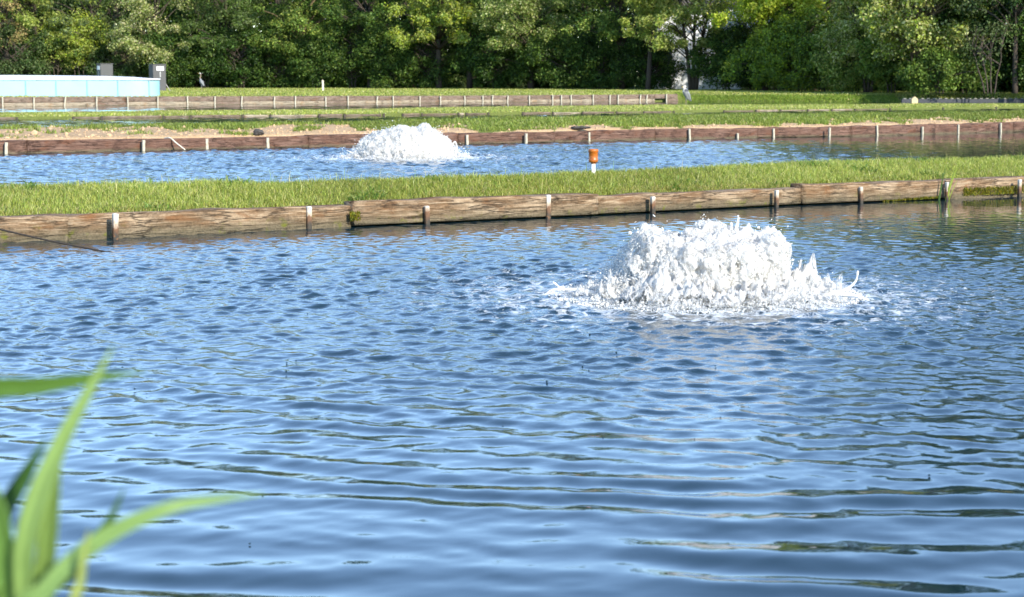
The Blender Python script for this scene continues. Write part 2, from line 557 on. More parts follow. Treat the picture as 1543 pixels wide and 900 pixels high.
def rows(X):
    """list of (Y, h, dirt) of the ground section at X, from the camera's bank to the far horizon"""
    one = np.ones_like(X)
    far = smooth(62, 75, np.abs(X))                 # the ponds end there
    R = []
    def add(Y, h, d=0.0):
        R.append((Y * one, np.asarray(h) * one * (1 - far) + .3 * far, d * one))
    add(-2000, .25); add(-30, .28); add(-3, .26); add(.9, .22); add(1.9, .16, .6); add(2.5, -.02, .8); add(3.4, -.6, .3)
    y1 = L1(X); k1 = K1(X); w = k1 - y1
    add(y1 - .6, -.7); add(y1 + .13, -.6); tp = w1_top(X); add(y1 + .18, tp - .07); add(y1 + .36, tp - .012); g0 = y1 + .36; w = k1 - .1 - g0; add(g0 + w * .3, tp + .04); add(g0 + w * .65, .5 * tp + .20); add(k1 - .1, .34); add(k1 + .12, .2, .5); add(k1 + .3, -.1, .5); add(k1 + .9, -.6)
    y2 = L2(X); k2 = K2(X); w = k2 - y2
    hk = np.interp(X, [-12, -4, 2, 12], [.26, .34, .37, .38])
    add(y2 - .6, -.7); add(y2 + .14, -.6); add(y2 + .18, .19, 1); add(y2 + .35, .245, 1)
    for f in np.linspace(.06, .94, 17):
        q = (y2 + .35) + (k2 - y2 - .35) * f
        hh = .245 + (hk - .245) * math.sin(f * PI / 2)
        add(q, hh + .06 * (fbm(X * 1.9, q * 1.9, 5) - .5) + .045 * (fbm(X * 5.5, q * 5.5, 8) - .5), 1 - f)
    add(k2, hk, 0); add(k2 + .35, hk * .55, 0); add(k2 + .8, -.1, 0); add(k2 + 1.4, -.5)
    y3 = L3(X); k3 = K3(X); w = k3 - y3
    add(y3 - .6, -.5); add(y3 + .15, -.4); add(y3 + .2, .065); add(y3 + .8, .10); add(y3 + w * .6, .115); add(k3, .11); add(k3 + .6, -.03); add(k3 + 1.4, -.5)
    y4 = L4(X)
    right = smooth(8.3, 8.8, X)                     # no planks there, a grassy bank instead
    add(y4 - .7, -.5); add(y4 + .17 - .1 * right, -.4 + .25 * right); add(y4 + .22 + .2 * right, .35 - .28 * right); add(y4 + .6 + 1.6 * right, .37 - .03 * right); add(y4 + 4, .39)
    add(np.maximum(y4 + 8, 98), .41); add(np.full_like(X, 112), .43); add(np.full_like(X, 130), .45); add(np.full_like(X, 150), .5); add(np.full_like(X, 200), .6); add(np.full_like(X, 2000), 1.0)
    return R


def ground_h(X, Y):
    R = rows(X)
    h = np.zeros_like(X); d = np.zeros_like(X)
    for (ya, ha, da), (yb, hb, db) in zip(R[:-1], R[1:]):
        t = (Y - ya) / np.maximum(yb - ya, 1e-4)
        s = (t >= 0) & (t < 1)
        h[s] = (ha + (hb - ha) * t)[s]; d[s] = (da + (db - da) * t)[s]
    return h, d


def build_ground():
    xs = np.concatenate([[-2000, -400, -150, -90, -75, -70, -66, -62], np.arange(-60, -24, .8), np.arange(-24, 24, .12), np.arange(24, 60.1, .8), [62, 66, 70, 75, 90, 150, 400, 2000]])
    R = rows(xs)
    V = []; D = []
    sub = []
    for k, (Y, h, d) in enumerate(R):
        V.append(np.stack([xs, Y, h], 1)); D.append(d)
    n = len(xs); r = len(R)
    # bare clay on the middle bank
    V = np.vstack(V); D = np.concatenate(D)
    i = np.arange(n - 1)
    Q = np.concatenate([np.stack([k * n + i, k * n + i + 1, (k + 1) * n + i + 1, (k + 1) * n + i], 1) for k in range(r - 1)])
    Dm = D.copy()
    mid = (V[:, 1] > L2(V[:, 0]) + .1) & (V[:, 1] < K2(V[:, 0]) + .2)
    Dm[mid] = bare(V[mid, 0], V[mid, 1])
    return tag(mesh_np('ground', V, Q, MAT['ground'], attrs={'dirt': Dm}), 'low grassy banks and lawn between the ponds', 'ground', kind='structure')


BARE_PX = np.array([-200, 0, 60, 115, 200, 240, 260, 380, 398, 410, 480, 522, 540, 640, 665, 700, 740, 800, 860, 900, 950, 1040, 1150, 1240, 1340, 1420, 1470, 1520, 1560, 1800.])
BARE_D = np.array([.8, .85, .95, 1.0, .95, .85, .5, .4, .5, .8, .95, .8, .2, .3, .5, .32, .05, .2, .16, .22, .06, .2, .28, .22, .38, .3, .06, .24, .14, .14])


def bare(X, Y):
    y2 = L2(X); t = (Y - y2 - .2) / (K2(X) - y2 - .2)
    px = W0 / 2 + F0 * X / np.maximum(Y, 1)
    d = np.interp(px, BARE_PX, BARE_D) * 1.0 + .7 * (fbm(X * .9, Y * 1.6, 21) - .5) + .6 * (fbm(X * 4, Y * 4, 29) - .5)
    return smooth(-.10, .10, d - t)


# ------------------------------------------------------------------ water
def wave_field(X, Y, seed, centre, slope, lam, ring=0.0, ringlam=(.25, .7), n=64, aniso=None):
    rng = np.random.default_rng(seed)
    H = np.zeros_like(X); DX = np.zeros_like(X); DY = np.zeros_like(X)
    for i in range(n):
        l = math.exp(rng.uniform(math.log(lam[0]), math.log(lam[1]))); k = 2 * PI / l
        th = rng.uniform(0, 2 * PI) if aniso is None else rng.normal(aniso[0], aniso[1])
        ph = rng.uniform(0, 2 * PI)
        A = slope * math.sqrt(2.0 / n) / k
        q = k * (math.cos(th) * X + math.sin(th) * Y) + ph
        H += A * np.cos(q); s = np.sin(q) * A * .8
        DX -= s * math.cos(th); DY -= s * math.sin(th)
    if ring:
        rx = X - centre[0]; ry = Y - centre[1]; r = np.hypot(rx, ry) + 1e-3
        wob = 3.4 * fbm(X * .9, Y * .9, seed + 3, 3)
        for i in range(9):
            l = rng.uniform(*ringlam); k = 2 * PI / l
            A = ring * math.sqrt(2 / 9) / k / np.sqrt(.35 + r * .35)
            A = A * 2.6 * np.clip(vnoise(X * 1.5 + 31 * i, Y * 1.9, seed + i) - .22, 0, 1)
            q = k * r + rng.uniform(0, 6.28) + wob * (1 + i * .37)
            H += A * np.cos(q); s = np.sin(q) * A * .7
            DX -= s * rx / r; DY -= s * ry / r
    return H, DX, DY


def env_ring(X, Y):
    return .47 * (.7 + .6 * fbm(X * .5, Y * .5, 91, 2)) * smooth(12, 5.5, np.maximum(Y, 0) * .6 + 2.4)


def water(name, label, x0, x1, cell, ylo, yhi, env, mat, seed, centre, slope, lam, ring=0.0, ringlam=(.25, .6), y0=None, y1=None, n=64):
    xs = np.arange(x0, x1 + cell, cell); ys = np.arange(y0, y1 + cell, cell)
    X, Y = np.meshgrid(xs, ys)
    E = env(X, Y)
    H, DX, DY = wave_field(X, Y, seed, centre, slope, lam, 0, n=n)
    V = np.stack([X + DX * E, Y + DY * E, H * E], -1)
    if ring:
        H, DX, DY = wave_field(X, Y, seed + 50, centre, 0, lam, ring, ringlam, n=1)
        E2 = env_ring(X, Y); V = V + np.stack([DX * E2, DY * E2, H * E2], -1)
    V = V.reshape(-1, 3)
    ny, nx = X.shape
    i = np.arange(nx - 1)[None, :] + np.arange(ny - 1)[:, None] * nx
    xc = X[:-1, :-1]; yc = Y[:-1, :-1]
    keep = (yc > ylo(xc)) & (yc < yhi(xc))
    i = i[keep]
    Q = np.stack([i, i + 1, i + nx + 1, i + nx], 1)
    used = np.zeros(len(V), bool); used[Q.ravel()] = True
    re = np.cumsum(used) - 1
    o = mesh_np(name, V[used], re[Q], mat, attrs={'chop': E.ravel()[used]})
    return tag(o, label, 'water', kind='structure')


FC1 = tuple(float(v) for v in P(1064, 444, 0)[:2])      # centres of the two aerators
FC2 = tuple(float(v) for v in P(611, 237.5, 0)[:2])


def env1(X, Y):
    r = np.hypot(X - FC1[0], Y - FC1[1])
    e = .17 + .83 * np.exp(-(r / 4.4) ** 2) - .145 * smooth(8.5, 6, Y)
    e = e + .30 * smooth(0.0, -3.0, X) * smooth(7, 10, Y)
    calm = smooth(1.5, 5.0, X) * smooth(12.0, 15.5, Y)
    e = e * (1 - .6 * calm)
    e = e * (.75 + .5 * fbm(X * .7, Y * .7, 77, 3))
    return e


def env2(X, Y):
    r = np.hypot(X - FC2[0], Y - FC2[1])
    e = .45 + .8 * np.exp(-(r / 6.5) ** 2)
    e = e * (1 - .75 * smooth(3.5, 8.0, X))
    return e * (.75 + .5 * fbm(X * .5, Y * .5, 78, 3))


# ------------------------------------------------------------------ grass
def blades(name, X, Y, Z, hgt_, wid, lean, cols, rng, mat, label, kind='stuff', cat='grass', droop=.5):
    n = len(X)
    th = rng.uniform(0, 2 * PI, n)                     # bending direction
    fa = th + PI / 2 + rng.normal(0, .5, n)            # width direction
    ca, sa = np.cos(fa) * wid / 2, np.sin(fa) * wid / 2
    bx, by = np.cos(th) * lean * hgt_, np.sin(th) * lean * hgt_
    V = np.zeros((n, 5, 3))
    V[:, 0] = np.stack([X - ca, Y - sa, Z], 1); V[:, 1] = np.stack([X + ca, Y + sa, Z], 1)
    mx, my, mz = X + bx * .32, Y + by * .32, Z + hgt_ * .6
    V[:, 2] = np.stack([mx - ca * .8, my - sa * .8, mz], 1); V[:, 3] = np.stack([mx + ca * .8, my + sa * .8, mz], 1)
    V[:, 4] = np.stack([X + bx, Y + by, Z + hgt_ * (1 - droop * .3 * lean)], 1)
    b = np.arange(n)[:, None] * 5
    Q = b + np.array([[0, 1, 3, 2]]); T = b + np.array([[2, 3, 4]])
    col = np.repeat(cols, 5, 0)
    o = mesh_np(name, V.reshape(-1, 3), [Q, T], mat, col=col, smooth_=False)
    return tag(o, label, cat, kind=kind) if label else o


def pick(rng, n, palette, weights, jitter=.18):
    pal = np.array(palette); i = rng.choice(len(pal), n, p=np.array(weights) / sum(weights))
    return np.clip(pal[i] * (1 + rng.normal(0, jitter, (n, 1))) * (1 + rng.normal(0, .05, (n, 3))), .005, .9)


GRASS = [(.38, .41, .09), (.29, .345, .07), (.47, .47, .16), (.17, .235, .042), (.54, .48, .24)]


def grow(name, label, x0, x1, fy, ky, dens, h0, h1, w, seed, pal=GRASS, wt=(4, 3, 2.2, 2, .8), mask=None, clump=1.2, lean=(.15, .8), maxn=200000):
    rng = np.random.default_rng(seed)
    xs = np.linspace(x0, x1, 200); area = np.trapz(np.maximum(ky(xs) - fy(xs), 0), xs)
    n = int(min(area * dens, maxn))
    X = rng.uniform(x0, x1, n); t = rng.uniform(0, 1, n)
    Y = fy(X) + (ky(X) - fy(X)) * t
    if mask is not None:
        k = rng.uniform(0, 1, n) < mask(X, Y, t); X, Y, t = X[k], Y[k], t[k]
    n = len(X)
    Z, _ = ground_h(X, Y)
    c = fbm(X * clump, Y * clump, seed)
    big = fbm(X * clump * .35 + 9, Y * clump * .35, seed + 7)
    hh = (h0 + (h1 - h0) * rng.uniform(0, 1, n) ** 1.3) * (.65 + .7 * c) * (.62 + .76 * big)
    cols = pick(rng, n, pal, wt) * (.72 + .56 * big)[:, None]
    # dry fringe along the front boards
    return blades(name, X, Y, Z - .012, hh, w * rng.uniform(.7, 1.3, n), rng.uniform(*lean, n), cols, rng, MAT['blade'], label)


# ------------------------------------------------------------------ walls
def wall_pt(B, px):
    X, Y, _ = P(px, np.interp(px, B[0], B[1]), 0)
    return np.array([float(X), float(Y)])


def timber(parent, B, pa, pb, ta, tb, mat, zb=-.15, depth=.20, inset=0.0, name='timber', rough=.006, seed=0, segs=34, proud=0.0):
    A, E = wall_pt(B, pa), wall_pt(B, pb)
    hA = float(hgt(ta, A[1])) if ta is not None else .3
    hB = float(hgt(tb, E[1])) if tb is not None else .3
    d = E - A; L = np.linalg.norm(d); u = d / L; nrm = np.array([-u[1], u[0]])
    mid = (A + E) / 2 - nrm * proud
    rng = np.random.default_rng(seed)
    r = .018 if depth > .1 else .006
    sec = []
    for (cx, cz, a0) in ((r, 1, 180), (depth - r, 1, 90), (depth - r, 0, 0), (r, 0, -90)):
        for k in range(3):
            a = rad(a0 - 45 * k)
            sec.append((cx + r * math.cos(a), cz, r * math.sin(a) - (r if cz else -r)))
    # intermediate points down the front face
    sec = sec + [(0.0, .25, 0), (0.0, .5, 0), (0.0, .75, 0)]
    m = len(sec)
    xs = np.linspace(-L / 2 + .004, L / 2 - .004, segs + 1)
    V = []
    for i, x in enumerate(xs):
        f = i / segs; top = hA + (hB - hA) * f
        for j, (y, cz, dz) in enumerate(sec):
            z = zb + (top - zb) * cz + dz
            nz = vnoise(np.array(x * 5.0 + seed * 3.1), np.array(z * 16 + y * 20 + seed)) - .5
            nz2 = vnoise(np.array(x * 1.3 + seed * 7.7), np.array(z * 3 + seed + 40)) - .5
            ztop = (vnoise(np.array(x * 3.0 + seed), np.array(y * 9.0)) - .5) * rough * 2.2 * (cz > .9)
            e = 0.0
            if i in (0, segs): e = (vnoise(np.array(z * 30.0), np.array(y * 30.0 + seed)) - .5) * .02
            V.append((x + e, y - (float(nz) * rough + float(nz2) * rough * 1.6) * (1 if y < depth / 2 else 0), z + float(ztop)))
    V = np.array(V)
    Q = []
    for i in range(segs):
        for j in range(m):
            k = (j + 1) % m
            Q.append((i * m + j, i * m + k, (i + 1) * m + k, (i + 1) * m + j))
    V = np.vstack([V, V[:m].mean(0), V[segs * m:segs * m + m].mean(0)])
    T = []
    for j in range(m):
        k = (j + 1) % m
        T.append((len(V) - 2, k, j)); T.append((len(V) - 1, segs * m + j, segs * m + k))
    o = mesh_np(name, V, [np.array(Q), np.array(T)], mat, parent, True)
    o.location = (mid[0], mid[1], 0); o.rotation_euler = (0, 0, math.atan2(u[1], u[0]))
    return o


def post(parent, B, px, top, mat, w=.048, t=.035, off=.015, zb=-.4, tilt=0.0, seed=0):
    A = wall_pt(B, px); E = wall_pt(B, px + 3)
    u = (E - A) / np.linalg.norm(E - A); nrm = np.array([-u[1], u[0]])
    h = float(hgt(top, A[1]))
    c = A - nrm * (t / 2 + off)
    m = MB(); m.box((0, 0, (h + zb) / 2), (w, t, h - zb), bev=.006)
    o = m.build('post', mat, parent, False)
    o.location = (c[0], c[1], 0); o.rotation_euler = (0, tilt, math.atan2(u[1], u[0]))
    return o


def walls():
    rng = np.random.default_rng(4)
    w = thing('timber_wall', 'weathered grey brown railway-tie retaining wall of the pond with the big fountain, in front of the lush grass strip', 'retaining wall')
    T = [(-700, -380, 341, 335), (-380, -60, 335, 328.5), (-60, 103, 328.5, 326), (103, 530, 325.5, 309.5), (530, 898, 304.5, 291), (898, 1207, 297, 282.5), (1207, 1430, 279, 270.5), (1430, 1640, 270.3, 262.5), (1640, 1900, 262.5, 251), (1900, 2200, 250, 238)]
    pr = [.0, .01, .0, .0, .05, .0, .03, .02, .0, .02]
    for i, (a, b, ta, tb) in enumerate(T):
        zb = (.012 if i in (4, 5, 6) else -.12)
        timber(w, W1B, a, b, ta, tb, MAT['tie'], zb=zb, depth=.21, seed=i + 1, proud=pr[i], rough=.012, segs=44)
    for px, top in ((-330, 331), (-120, 326), (172, 321.5), (464, 311), (632, 309), (819, 293), (969, 295), (1161, 286), (1289, 281), (1418, 274), (1527, 270), (1720, 262), (1950, 250)):
        off = .12 if px in (632, 969) else .07 if px > 530 else .0
        post(w, W1B, px, top, MAT['post'], w=.044 if px < 1000 else .038, t=.04, off=off, tilt=rng.normal(0, .02))
    w = thing('timber_wall', 'red brown timber retaining wall below the bare tan dirt of the middle bank', 'retaining wall')
    J = [-600, -380, -170, 41, 257, 465, 580, 690, 835, 987, 1140, 1282, 1408, 1527, 1700, 1900, 2100]
    tx = [-600, 0, 115, 214, 256, 310, 402, 464, 466, 522, 703, 789, 885, 945, 950, 1035, 1164, 1243, 1282, 1319, 1386, 1441, 1504, 1543, 2100]
    ty = [226, 211.6, 210.5, 209.5, 209, 207.5, 206, 205.3, 203.3, 202.6, 200.6, 199.8, 198, 197, 195.5, 193.6, 193, 192, 190.3, 188.7, 188, 186.4, 185, 184, 168]
    for i in range(len(J) - 1):
        timber(w, W2B, J[i], J[i + 1], np.interp(J[i] + 1, tx, ty), np.interp(J[i + 1] - 1, tx, ty), MAT['tie_red'], zb=.0 if i % 3 == 1 else -.1, depth=.2, seed=30 + i, rough=.01, proud=[0, .02, .0, .03][i % 4], segs=30)
    for px, dy in ((-300, 1), (-100, 1), (7, 3), (115, 2.5), (214, 1.5), (310, 1.5), (402, 1.5), (522, 2.5), (702, 2.6), (790, 1.4), (885, 1.5), (945, .5), (1037, .6), (1109, 7.5), (1164, .7), (1247, .6), (1319, .4), (1387, 3), (1441, 1.3), (1505, .5), (1650, 1), (1800, 1)):
        post(w, W2B, px, np.interp(px, tx, ty) + dy, MAT['cream_post'], w=.05 if px < 800 else .042, t=.045, off=.03, tilt=rng.normal(0, .03))
    w = thing('timber_wall', 'low broken line of pale boards half hidden under the grass of the narrow third bank', 'retaining wall')
    bx = [0, 250, 390, 470, 635, 832, 1014, 1138, 1251, 1304, 1543]; bt = [177.3, 174.3, 173.0, 172.3, 171, 168.9, 167.8, 165.8, 164.8, 163.9, 161.2]
    posts = [-120, -40, 25, 110, 153, 246, 287, 365, 407, 480, 518, 577, 606, 635, 690, 702, 735, 787, 832, 877, 928, 969, 1014, 1090, 1138, 1175, 1216, 1252, 1287, 1340, 1420, 1500, 1600]
    for i, (a, b) in enumerate(zip(posts[:-1], posts[1:])):
        if a in (577, 735, 1014, 1340, 1420, 25, 1500): continue
        sink = .6 if (i * 7) % 5 < 2 else 0
        timber(w, W3B, a + 2, b - 2, np.interp(a, bx, bt) + sink, np.interp(b, bx, bt) + sink, MAT['plank_light'] if a in (365, 407, 690, 832, 1138, 1175, 1216, 1252) else MAT['tie_pale'], zb=-.1, depth=.08, seed=60 + i, name='board', segs=10)
    for px in posts:
        post(w, W3B, px, np.interp(px, bx, bt) - .4, MAT['bark'], w=.07, t=.05, off=.02)
    w = thing('timber_wall', 'long pale two-plank retaining wall of the farthest pond, running from the blue pool to the hunched heron', 'retaining wall')
    J = [-420, -330, -240, -140, -60, 3, 50, 96, 144, 191, 236, 282, 323, 363, 412, 444, 490, 523, 566, 591, 631, 662, 700, 727, 764, 797, 832, 860, 893, 930, 963, 986, 1003, 1021]
    tx = [-420, 0, 250, 500, 690, 930, 1021]; ty = [148, 146.3, 145.4, 145.0, 144.4, 142.8, 141.8]
    for i in range(len(J) - 1):
        a, b = J[i], J[i + 1]
        fa = np.interp(a, tx, ty); fb = np.interp(b, tx, ty); ba = np.interp(a, W4B[0], W4B[1]); bb = np.interp(b, W4B[0], W4B[1])
        A = wall_pt(W4B, a); E = wall_pt(W4B, b)
        timber(w, W4B, a, b, fa, fb, MAT['tie_pale'], zb=.42 * float(hgt(fa, A[1])), depth=.1, seed=100 + i, name='upper_plank', segs=8)
        if a == 986: continue
        timber(w, W4B, a, b, ba + .58 * (fa - ba) * .68, bb + .58 * (fb - bb) * .68, MAT['plank_light'] if i % 4 else MAT['tie_pale'], zb=-.06, depth=.1, seed=150 + i, name='lower_plank', segs=8, proud=.05)
    for px in J[:-1] + [741, 845, 918, 973]:
        if px == 986: continue
        post(w, W4B, px, np.interp(px, tx, ty) + rng.uniform(-.6, .8), MAT['cream_post'], w=.06, t=.05, off=.06, tilt=rng.normal(.04, .05))


# ------------------------------------------------------------------ fountains
def icos(sub):
    bm = bmesh.new(); bmesh.ops.create_icosphere(bm, subdivisions=sub, radius=1)
    V = np.array([v.co[:] for v in bm.verts]); F = np.array([[v.index for v in f.verts] for f in bm.faces]); bm.free()
    return V, F


ICO1 = icos(1); ICO2 = icos(2)


def balls(c, r, stretch=None, ico=ICO1):
    V0, F0_ = ico; n = len(c)
    S = np.ones((n, 3)) if stretch is None else stretch
    V = c[:, None, :] + V0[None] * (r[:, None] * S)[:, None, :]
    F = F0_[None] + (np.arange(n) * len(V0))[:, None, None]
    return V.reshape(-1, 3), F.reshape(-1, 3)


def fuse(V, F, voxel, displ=(), name='tmp', rounds=2):
    """melts overlapping lumps into one skin"""
    o = mesh_np(name, V, F)
    mo = o.modifiers.new('r', 'REMESH'); mo.mode = 'VOXEL'; mo.voxel_size = voxel
    sm = o.modifiers.new('s', 'SMOOTH'); sm.iterations = rounds; sm.factor = .5
    for k, (sc, st) in enumerate(displ):
        tx = bpy.data.textures.new('froth_clouds', 'CLOUDS'); tx.noise_scale = sc; tx.noise_depth = 4
        d = o.modifiers.new('d%d' % k, 'DISPLACE'); d.texture = tx; d.strength = st; d.mid_level = .5; d.texture_coords = 'LOCAL'
    dg = bpy.context.evaluated_depsgraph_get()
    me = bpy.data.meshes.new_from_object(o.evaluated_get(dg))
    bpy.data.objects.remove(o)
    me.polygons.foreach_set('use_smooth', np.ones(len(me.polygons), bool))
    return me


def link_mesh(me, name, mat, parent):
    me.name = name; me.materials.clear(); me.materials.append(mat)
    o = bpy.data.objects.new(name, me); COL.objects.link(o); o.parent = parent
    return o


def fountain(label, centre, R, prof, seed, voxel, splash_r, mat, jets, scale=1.0, flank=-9.0):
    """prof(x, y) -> height of the boiling water over a point of the base disc"""
    rng = np.random.default_rng(seed)
    t = thing('aerator_fountain', label, 'fountain', (centre[0], centre[1], 0), group='aerator fountains in the ponds')
    st = .034 * scale
    gx, gy = np.meshgrid(np.arange(-R, R, st), np.arange(-R, R, st))
    gx = gx.ravel() + rng.normal(0, st * .3, gx.size); gy = gy.ravel() + rng.normal(0, st * .3, gy.size)
    gh = prof(gx, gy); c = []
    for k in range(16):
        z = k * st * 1.1
        o = (gh > z + st * .6) & (gh > .05)
        c.append(np.stack([gx[o] + rng.normal(0, st * .2, o.sum()), gy[o] + rng.normal(0, st * .2, o.sum()), z + rng.uniform(-.3, .3, o.sum()) * st], 1))
    o = gh > .05
    c.append(np.stack([gx[o], gy[o], gh[o] - st * .7], 1))
    c = np.vstack(c); rs = st * rng.uniform(.75, 1.25, len(c))
    core = np.array([.93, .93, .90])
    inner = c[:, 0] > flank
    V, F = balls(c[inner] * core, rs[inner], np.tile([1, 1, 1.25], (int(inner.sum()), 1)))
    me = fuse(V, F, voxel * 1.3, ((.11 * scale, .06 * scale), (.03 * scale, .03 * scale), (.012 * scale, .014 * scale)))
    link_mesh(me, 'water_column', mat[0], t)
    # torn outer sheets of falling water
    V, F = balls(c, rs, np.tile([1, 1, 1.25], (len(c), 1)))
    me = fuse(V, F, voxel, ((.13 * scale, .10 * scale), (.045 * scale, .036 * scale), (.014 * scale, .014 * scale)))
    link_mesh(me, 'water_sheet', mat[1], t)
    # churned collar where the water falls back: low torn ridges thinning outwards
    na, nr = 520, 90
    A, Q_ = np.meshgrid(np.linspace(0, 2 * PI, na, endpoint=False), np.linspace(0, 1, nr))
    lob = .80 + .42 * vnoise(np.cos(A) * 2.2 + 5, np.sin(A) * 2.2 + seed, 3)
    r0 = R * .45
    rr = r0 + (splash_r - r0) * Q_ * lob
    x = rr * np.cos(A); y = rr * np.sin(A)
    f = 1 / scale
    n1 = fbm(x * 5 * f + 3, y * 5 * f + seed, 61, 3); n2 = fbm(x * 15 * f, y * 15 * f + 7, 63, 3); n3 = vnoise(x * 42 * f, y * 42 * f, 64)
    ridge = 1 - np.abs(2 * n2 - 1)
    hz = (1 - Q_) ** .8 * (.02 + .20 * np.clip(n1 - .34, 0, 1) + .10 * ridge ** 3 * (n1 > .3) + .03 * (n3 - .4)) * scale * (.35 + 1.1 * np.clip(vnoise(np.cos(A) * 3 + 9, np.sin(A) * 3, seed + 8), 0, 1)) + .012 * scale * (n3 + n2 - .7) - .012 * Q_
    def tongue(px_, py_):
        q = 0
        for sx, sy, sh, sw in ((.60, -.15, .055, .12), (.71, -.18, .05, .10), (.50, -.10, .09, .13), (.80, -.1, .06, .05), (-.72, -.2, .08, .06), (-.58, -.28, .09, .06), (-.32, -.5, .05, .09), (-.05, -.6, .035, .12), (.2, -.58, .04, .10), (.42, -.45, .05, .10)):
            q = q + sh * np.exp(-((px_ / scale - sx) ** 2 + (py_ / scale - sy) ** 2) / sw ** 2)
        return q * scale
    hz = hz + tongue(x, y) * (.2 + 1.2 * ridge ** 2 * n3 * vnoise(x * 25 * f, y * 25 * f, 66) * 2)
    V = np.stack([x, y, hz], -1).reshape(-1, 3)
    i = np.arange(na)[None, :] + np.arange(nr - 1)[:, None] * na
    j = (np.arange(na)[None, :] + 1) % na + np.arange(nr - 1)[:, None] * na
    Qd = np.stack([i, j, j + na, i + na], -1).reshape(-1, 4)
    mesh_np('splash_collar', V, Qd, mat[2], t, attrs={'thin': Q_.ravel()})
    # thrown tongues of water
    for pts, r0 in jets:
        p = spline(pts, 14)
        rad_ = .62 * r0 * np.concatenate([np.linspace(1.6, .45, 12), [.8, .5]])
        mb = MB(); mb.tube(p, rad_, 8)
        mb.build('water_tongue', MAT['drop'], t)
    # flying drops: a torn skin of spray over the column, and splashes over the collar
    n1, n2 = 18000, 9000
    a = rng.uniform(0, 2 * PI, n1); rr = R * 1.04 * np.sqrt(rng.uniform(0, 1, n1))
    x = rr * np.cos(a); y = rr * np.sin(a)
    H = np.maximum.reduce([prof(x, y), prof(x * .93, y * .93), prof(x + .02, y), prof(x - .02, y)])
    z = H * (1 - .9 * rng.uniform(0, 1, n1) ** 1.7) + rng.normal(0, .016, n1) * scale + np.where(rng.uniform(0, 1, n1) < .12, np.abs(rng.normal(0, .035, n1)) * scale, 0)
    p1 = np.stack([x, y, z], 1)[H > .05]
    a = rng.uniform(0, 2 * PI, n2); q = rng.uniform(0, 1, n2)
    rr = R * .7 + (splash_r * 1.03 - R * .7) * q
    x = rr * np.cos(a); y = rr * np.sin(a)
    k = np.clip(vnoise(np.cos(a) * 6 + rr * 3, np.sin(a) * 6, seed + 5) - .25, 0, 1)
    z = (1 - q) ** .8 * k * .22 * scale * rng.uniform(0, 1, n2) ** 1.3 + tongue(x, y) * rng.uniform(0, 1.6, n2) + .004
    c = np.vstack([p1, np.stack([x, y, z], 1)])
    n = len(c)
    rad_ = np.exp(rng.normal(math.log(.0021), .5, n)) * scale
    V0, F0_ = ICO1
    st = np.stack([np.ones(n), np.ones(n), np.exp(np.abs(rng.normal(0, .55, n)))], 1)
    d = np.stack([c[:, 0] * .9, c[:, 1] * .9, rng.uniform(-.6, 1.0, n)], 1) + rng.normal(0, .15, (n, 3)); d /= np.linalg.norm(d, axis=1)[:, None]
    e1 = np.cross(d, [0.3, .9, .2]); e1 /= np.linalg.norm(e1, axis=1)[:, None]; e2 = np.cross(d, e1)
    L = V0[None] * (rad_[:, None] * st)[:, None, :]
    V = c[:, None, :] + L[..., 0:1] * e1[:, None] + L[..., 1:2] * e2[:, None] + L[..., 2:3] * d[:, None]
    V[..., 2] = np.maximum(V[..., 2], -.01)
    F = F0_[None] + (np.arange(n) * len(V0))[:, None, None]
    tag(mesh_np('spray_drops', V.reshape(-1, 3), F.reshape(-1, 3), MAT['drop'], t), kind='stuff')
    return t


